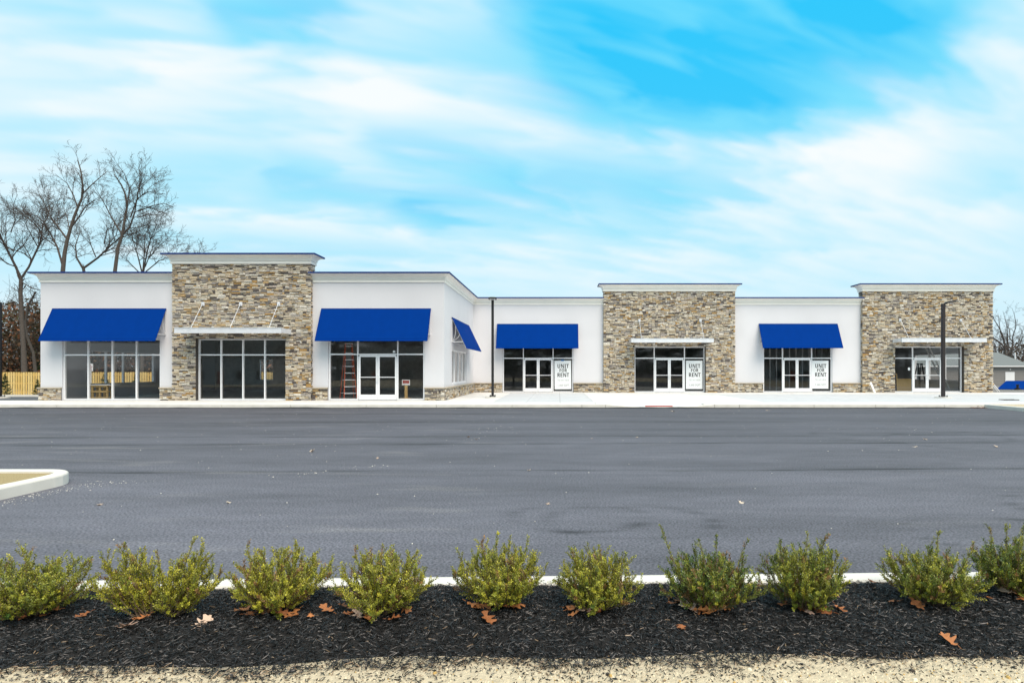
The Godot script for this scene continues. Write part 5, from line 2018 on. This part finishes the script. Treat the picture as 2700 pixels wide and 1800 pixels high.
func make_bed() -> void:
	# near kerb
	var kerb := Node3D.new()
	kerb.name = "bed_kerb"
	add_child(kerb)
	kerb.position = Vector3(0, LOT, -4.1)
	origin_of[kerb] = kerb.position
	meta(kerb, "", "", "", "structure")
	var x := -12.2
	while x < 12.0:
		kerb_stone(kerb, Vector3(x + 3.046, 0, kerb_line(x + 3.046)), Vector3(x + 0.002, 0, kerb_line(x)))
		x += 3.05
	# soil under the mulch, and the sandy verge
	var s := shape()
	var nx := 120
	var nz := 14
	for i in nx:
		for j in nz:
			var q := []
			for w in [[0, 0], [1, 0], [1, 1], [0, 1]]:
				var px := lerpf(-12.0, 12.0, float(i + w[0]) / nx)
				var zb := kerb_line(px) + 0.166
				var pz := lerpf(zb + 0.985 - 0.012 * px + 0.03 * sin(px * 3.1) + 0.03 * sin(px * 7.7 + 1.0), zb, float(j + w[1]) / nz)
				q.append(Vector3(px, bed_height(px, pz), pz))
			s.flat(q[0], q[1], q[2])
			s.flat(q[0], q[2], q[3])
	struct(s, "mulch_bed", M.mulch_soil)
	s = shape()
	s.sheet(PackedVector2Array([Vector2(-30, -3.35), Vector2(30, -3.35), Vector2(30, 30), Vector2(-30, 30)]), -0.062)
	struct(s, "sandy_verge", M.sand)
	s = shape()
	s.sheet(PackedVector2Array([Vector2(-90, 2.0), Vector2(-30, 2.0), Vector2(-30, -4.4), Vector2(-90, -4.4)]), -0.066)
	s.sheet(PackedVector2Array([Vector2(30, 2.0), Vector2(90, 2.0), Vector2(90, -4.4), Vector2(30, -4.4)]), -0.066)
	struct(s, "verge", M.sand)

	# shredded mulch
	var chip := shape()
	var prev := []
	for k in 4:
		var f := k / 3.0
		var w := 0.5 * sin(0.35 + f * 2.4)
		prev.append([Vector3(f - 0.5, 0.0 + 0.25 * sin(f * 3.0), -w), Vector3(f - 0.5, 0.7 + 0.25 * sin(f * 3.0), 0), Vector3(f - 0.5, 0.0 + 0.25 * sin(f * 3.0), w)])
	for k in 3:
		for e in 2:
			chip.flat(prev[k][e], prev[k][e + 1], prev[k + 1][e + 1])
			chip.flat(prev[k][e], prev[k + 1][e + 1], prev[k + 1][e])
	var mm := MultiMesh.new()
	mm.transform_format = MultiMesh.TRANSFORM_3D
	mm.use_colors = true
	mm.mesh = chip.mesh()
	var n := 88000
	mm.instance_count = n
	for i in n:
		var px := rng.randf_range(-5.6, 5.8)
		var zb := kerb_line(px) + 0.17
		var u := rng.randf()
		var edge := 1.0 - 0.012 * px + 0.03 * sin(px * 3.1) + 0.03 * sin(px * 7.7 + 1.0)
		var dz := u * edge
		var spill := rng.randf() < 0.05
		if spill:
			dz = edge + absf(rng.randfn(0.0, 0.10)) * (0.5 + 1.1 * absf(sin(px * 1.7 + 0.6) * sin(px * 4.3)))
		var pz := zb + dz
		var y := maxf(bed_height(px, pz), -0.06) + rng.randf_range(-0.004, 0.018) * (0.4 if spill else 1.0)
		var ln := rng.randf_range(0.012, 0.048)
		var wd := rng.randf_range(0.0025, 0.0065)
		if spill:
			ln *= 0.55
		var b := Basis(Vector3.UP, rng.randf() * TAU) * Basis(Vector3.FORWARD, rng.randfn() * 0.32) * Basis(Vector3.RIGHT, rng.randfn() * 0.5)
		mm.set_instance_transform(i, Transform3D(b * Basis.from_scale(Vector3(ln, wd * 0.8, wd)), Vector3(px, y, pz)))
		var g := 0.003 + 0.034 * pow(rng.randf(), 2.2)
		var c := Color(g * 1.05, g, g * 1.02)
		var r := rng.randf()
		if r < 0.012 or ((spill or u > 0.94) and r < 0.2):
			c = Color(0.26, 0.18, 0.11) * rng.randf_range(0.5, 1.3)
			c.a = 1.0
		mm.set_instance_color(i, c)
	var mi := MultiMeshInstance3D.new()
	mi.name = "mulch"
	mi.multimesh = mm
	mi.material_override = M.mulch_chip
	add_child(mi)
	meta(mi, "black shredded wood mulch covering the planting bed", "mulch", "", "stuff")

	# pebbles on the verge
	mm = MultiMesh.new()
	mm.transform_format = MultiMesh.TRANSFORM_3D
	mm.use_colors = true
	mm.mesh = pebble_mesh()
	n = 15000
	mm.instance_count = n
	for i in n:
		var px := rng.randf_range(-4.5, 4.8)
		var pz := kerb_line(px) + 0.17 + 0.97 - 0.012 * px + absf(rng.randfn(0.0, 0.22)) * rng.randf() + rng.randf() * 0.45
		var sc := rng.randf_range(0.0015, 0.0055) * (2.2 if rng.randf() < 0.03 else 1.0)
		mm.set_instance_transform(i, Transform3D(Basis(Vector3.UP, rng.randf() * TAU) * Basis.from_scale(Vector3(sc * rng.randf_range(1, 1.5), sc * 0.8, sc)), Vector3(px, -0.0625, pz)))
		var r := rng.randf()
		var c := Color(0.76, 0.66, 0.48) * rng.randf_range(0.7, 1.15)
		if r < 0.24:
			c = Color(0.05, 0.04, 0.03)
		elif r < 0.32:
			c = Color(0.52, 0.34, 0.11)
		c.a = 1.0
		mm.set_instance_color(i, c)
	mi = MultiMeshInstance3D.new()
	mi.name = "verge_pebbles"
	mi.multimesh = mm
	mi.material_override = M.pebble
	add_child(mi)
	meta(mi, "small pebbles and dark crumbs on the sandy verge", "pebbles", "", "stuff")

	# shrubs: [centre x, base y, width, top y] on the photograph at 2352 wide
	var list := [
		[75, 1412, 235, 1275, "dense rounded shrub, cut by the bed's end beside the splayed one", {"hue": 0.52}],
		[365, 1420, 255, 1262, "splayed yellow-green shrub parted into two clumps with long side shoots", {"hue": 0.74, "clumps": [[-0.24, 0.52, 0.95], [0.26, 0.5, 0.98]], "wisps": [[0.22, 0.50], [-0.21, 0.44], [0.30, 0.38], [0.02, 0.43]], "sparse": 0.85}],
		[640, 1402, 225, 1258, "yellow-green shrub with orange oak leaves at both sides of its foot", {"hue": 0.72, "red": 0.10, "wisps": [[0.10, 0.46], [-0.20, 0.42]]}],
		[880, 1412, 200, 1262, "olive shrub with upright shoots and a bare stem at its foot", {"hue": 0.66, "red": 0.12, "wisps": [[-0.18, 0.44], [0.2, 0.41], [0.0, 0.43]]}],
		[1150, 1394, 205, 1250, "bright green shrub with two tall shoots and one stray stem to the side", {"hue": 0.66, "wisps": [[-0.02, 0.50], [0.06, 0.47], [-0.28, 0.36], [0.17, 0.43]]}],
		[1370, 1398, 185, 1258, "compact yellow-green shrub with a flat top and a leaf pile below", {"hue": 0.62, "red": 0.10}],
		[1630, 1398, 215, 1262, "dark green shrub with one very tall wispy shoot and reddish twigs", {"hue": 0.26, "red": 0.16, "wisps": [[-0.30, 0.55], [-0.07, 0.46], [0.05, 0.48], [0.24, 0.45]]}],
		[1850, 1400, 190, 1245, "tall upright green shrub with a dry leaf caught in it", {"hue": 0.45, "wisps": [[-0.18, 0.47], [0.0, 0.50], [0.12, 0.48]]}],
		[2140, 1386, 212, 1262, "broad leafy green shrub with one short shoot standing up", {"hue": 0.48, "wisps": [[0.05, 0.47], [0.26, 0.42]]}],
		[2330, 1368, 170, 1245, "dark shrub with bare-tipped shoots at the last visible place of the bed", {"hue": 0.32, "wisps": [[-0.14, 0.46], [-0.06, 0.50], [0.05, 0.48]], "sparse": 0.9}],
	]
	for i in list.size():
		var q: Array = list[i]
		var p := on_ground(q[0] * 1.148, q[1] * 1.148, -0.02)
		var d := -p.z
		var w: float = q[2] * 1.148 / FOCAL * d * 1.10
		var h: float = EYE - (q[3] * 1.148 - PY) / FOCAL * d + 0.02
		p.y = bed_height(p.x, p.z) - 0.005
		shrub(q[4], p, w, h, 300 + i, q[5])

	# oak leaves lying on the mulch, traced from the photograph at 2352 wide
	var spots := [[290, 1447], [560, 1405], [600, 1405], [640, 1415], [655, 1398], [800, 1410], [830, 1420], [850, 1408], [905, 1424], [930, 1406], [785, 1400], [815, 1405], [860, 1418], [1120, 1428], [1090, 1398], [1150, 1400], [1300, 1392], [1312, 1402], [1338, 1410], [1325, 1388], [1365, 1406], [1430, 1382], [1545, 1392], [1562, 1382], [1592, 1402], [1612, 1407], [1642, 1398], [1672, 1397], [1565, 1436], [1800, 1397], [1832, 1392], [1866, 1398], [1892, 1402], [1930, 1400], [2055, 1382], [2003, 1342], [2310, 1368], [2345, 1375], [750, 1408], [95, 1412], [125, 1408], [392, 1402], [405, 1406], [2180, 1466], [1180, 1405], [575, 1412], [620, 1398], [1845, 1402], [1580, 1396]]
	for k in 26:
		var q: Array = list[k % 10]
		spots.append([q[0] + rng.randfn() * 46.0, q[1] + rng.randf_range(0.0, 16.0)])
	for k in spots.size():
		var p := on_ground(spots[k][0] * 1.148, (spots[k][1] + 5.0) * 1.148, -0.02)
		p.y = bed_height(p.x, p.z) + rng.randf_range(0.015, 0.04)
		var pale := k % 6 == 0
		var best := 0
		for i in list.size():
			if absf(list[i][0] - spots[k][0]) < absf(list[best][0] - spots[k][0]):
				best = i
		var foot: String = ["dense rounded shrub at the bed's end", "shrub parted into two clumps", "yellow-green shrub next to it, before the olive one", "olive shrub with a bare stem", "bright green shrub with two tall shoots", "compact flat-topped shrub", "dark shrub with the tallest wispy shoot", "tall upright shrub", "broad leafy shrub", "dark bare-tipped shrub"][best]
		if best == 2: foot = "shrub between the parted and the olive ones"
		leaf(p, rng.randf_range(0.075, 0.125), Color(0.50, 0.36, 0.24) if pale else Color(0.40, 0.155, 0.045), ("pale tan oak leaf on mulch by the " if pale else "orange-brown oak leaf on mulch by the ") + foot, "pale oak leaves on the mulch" if pale else "orange oak leaves on the mulch")
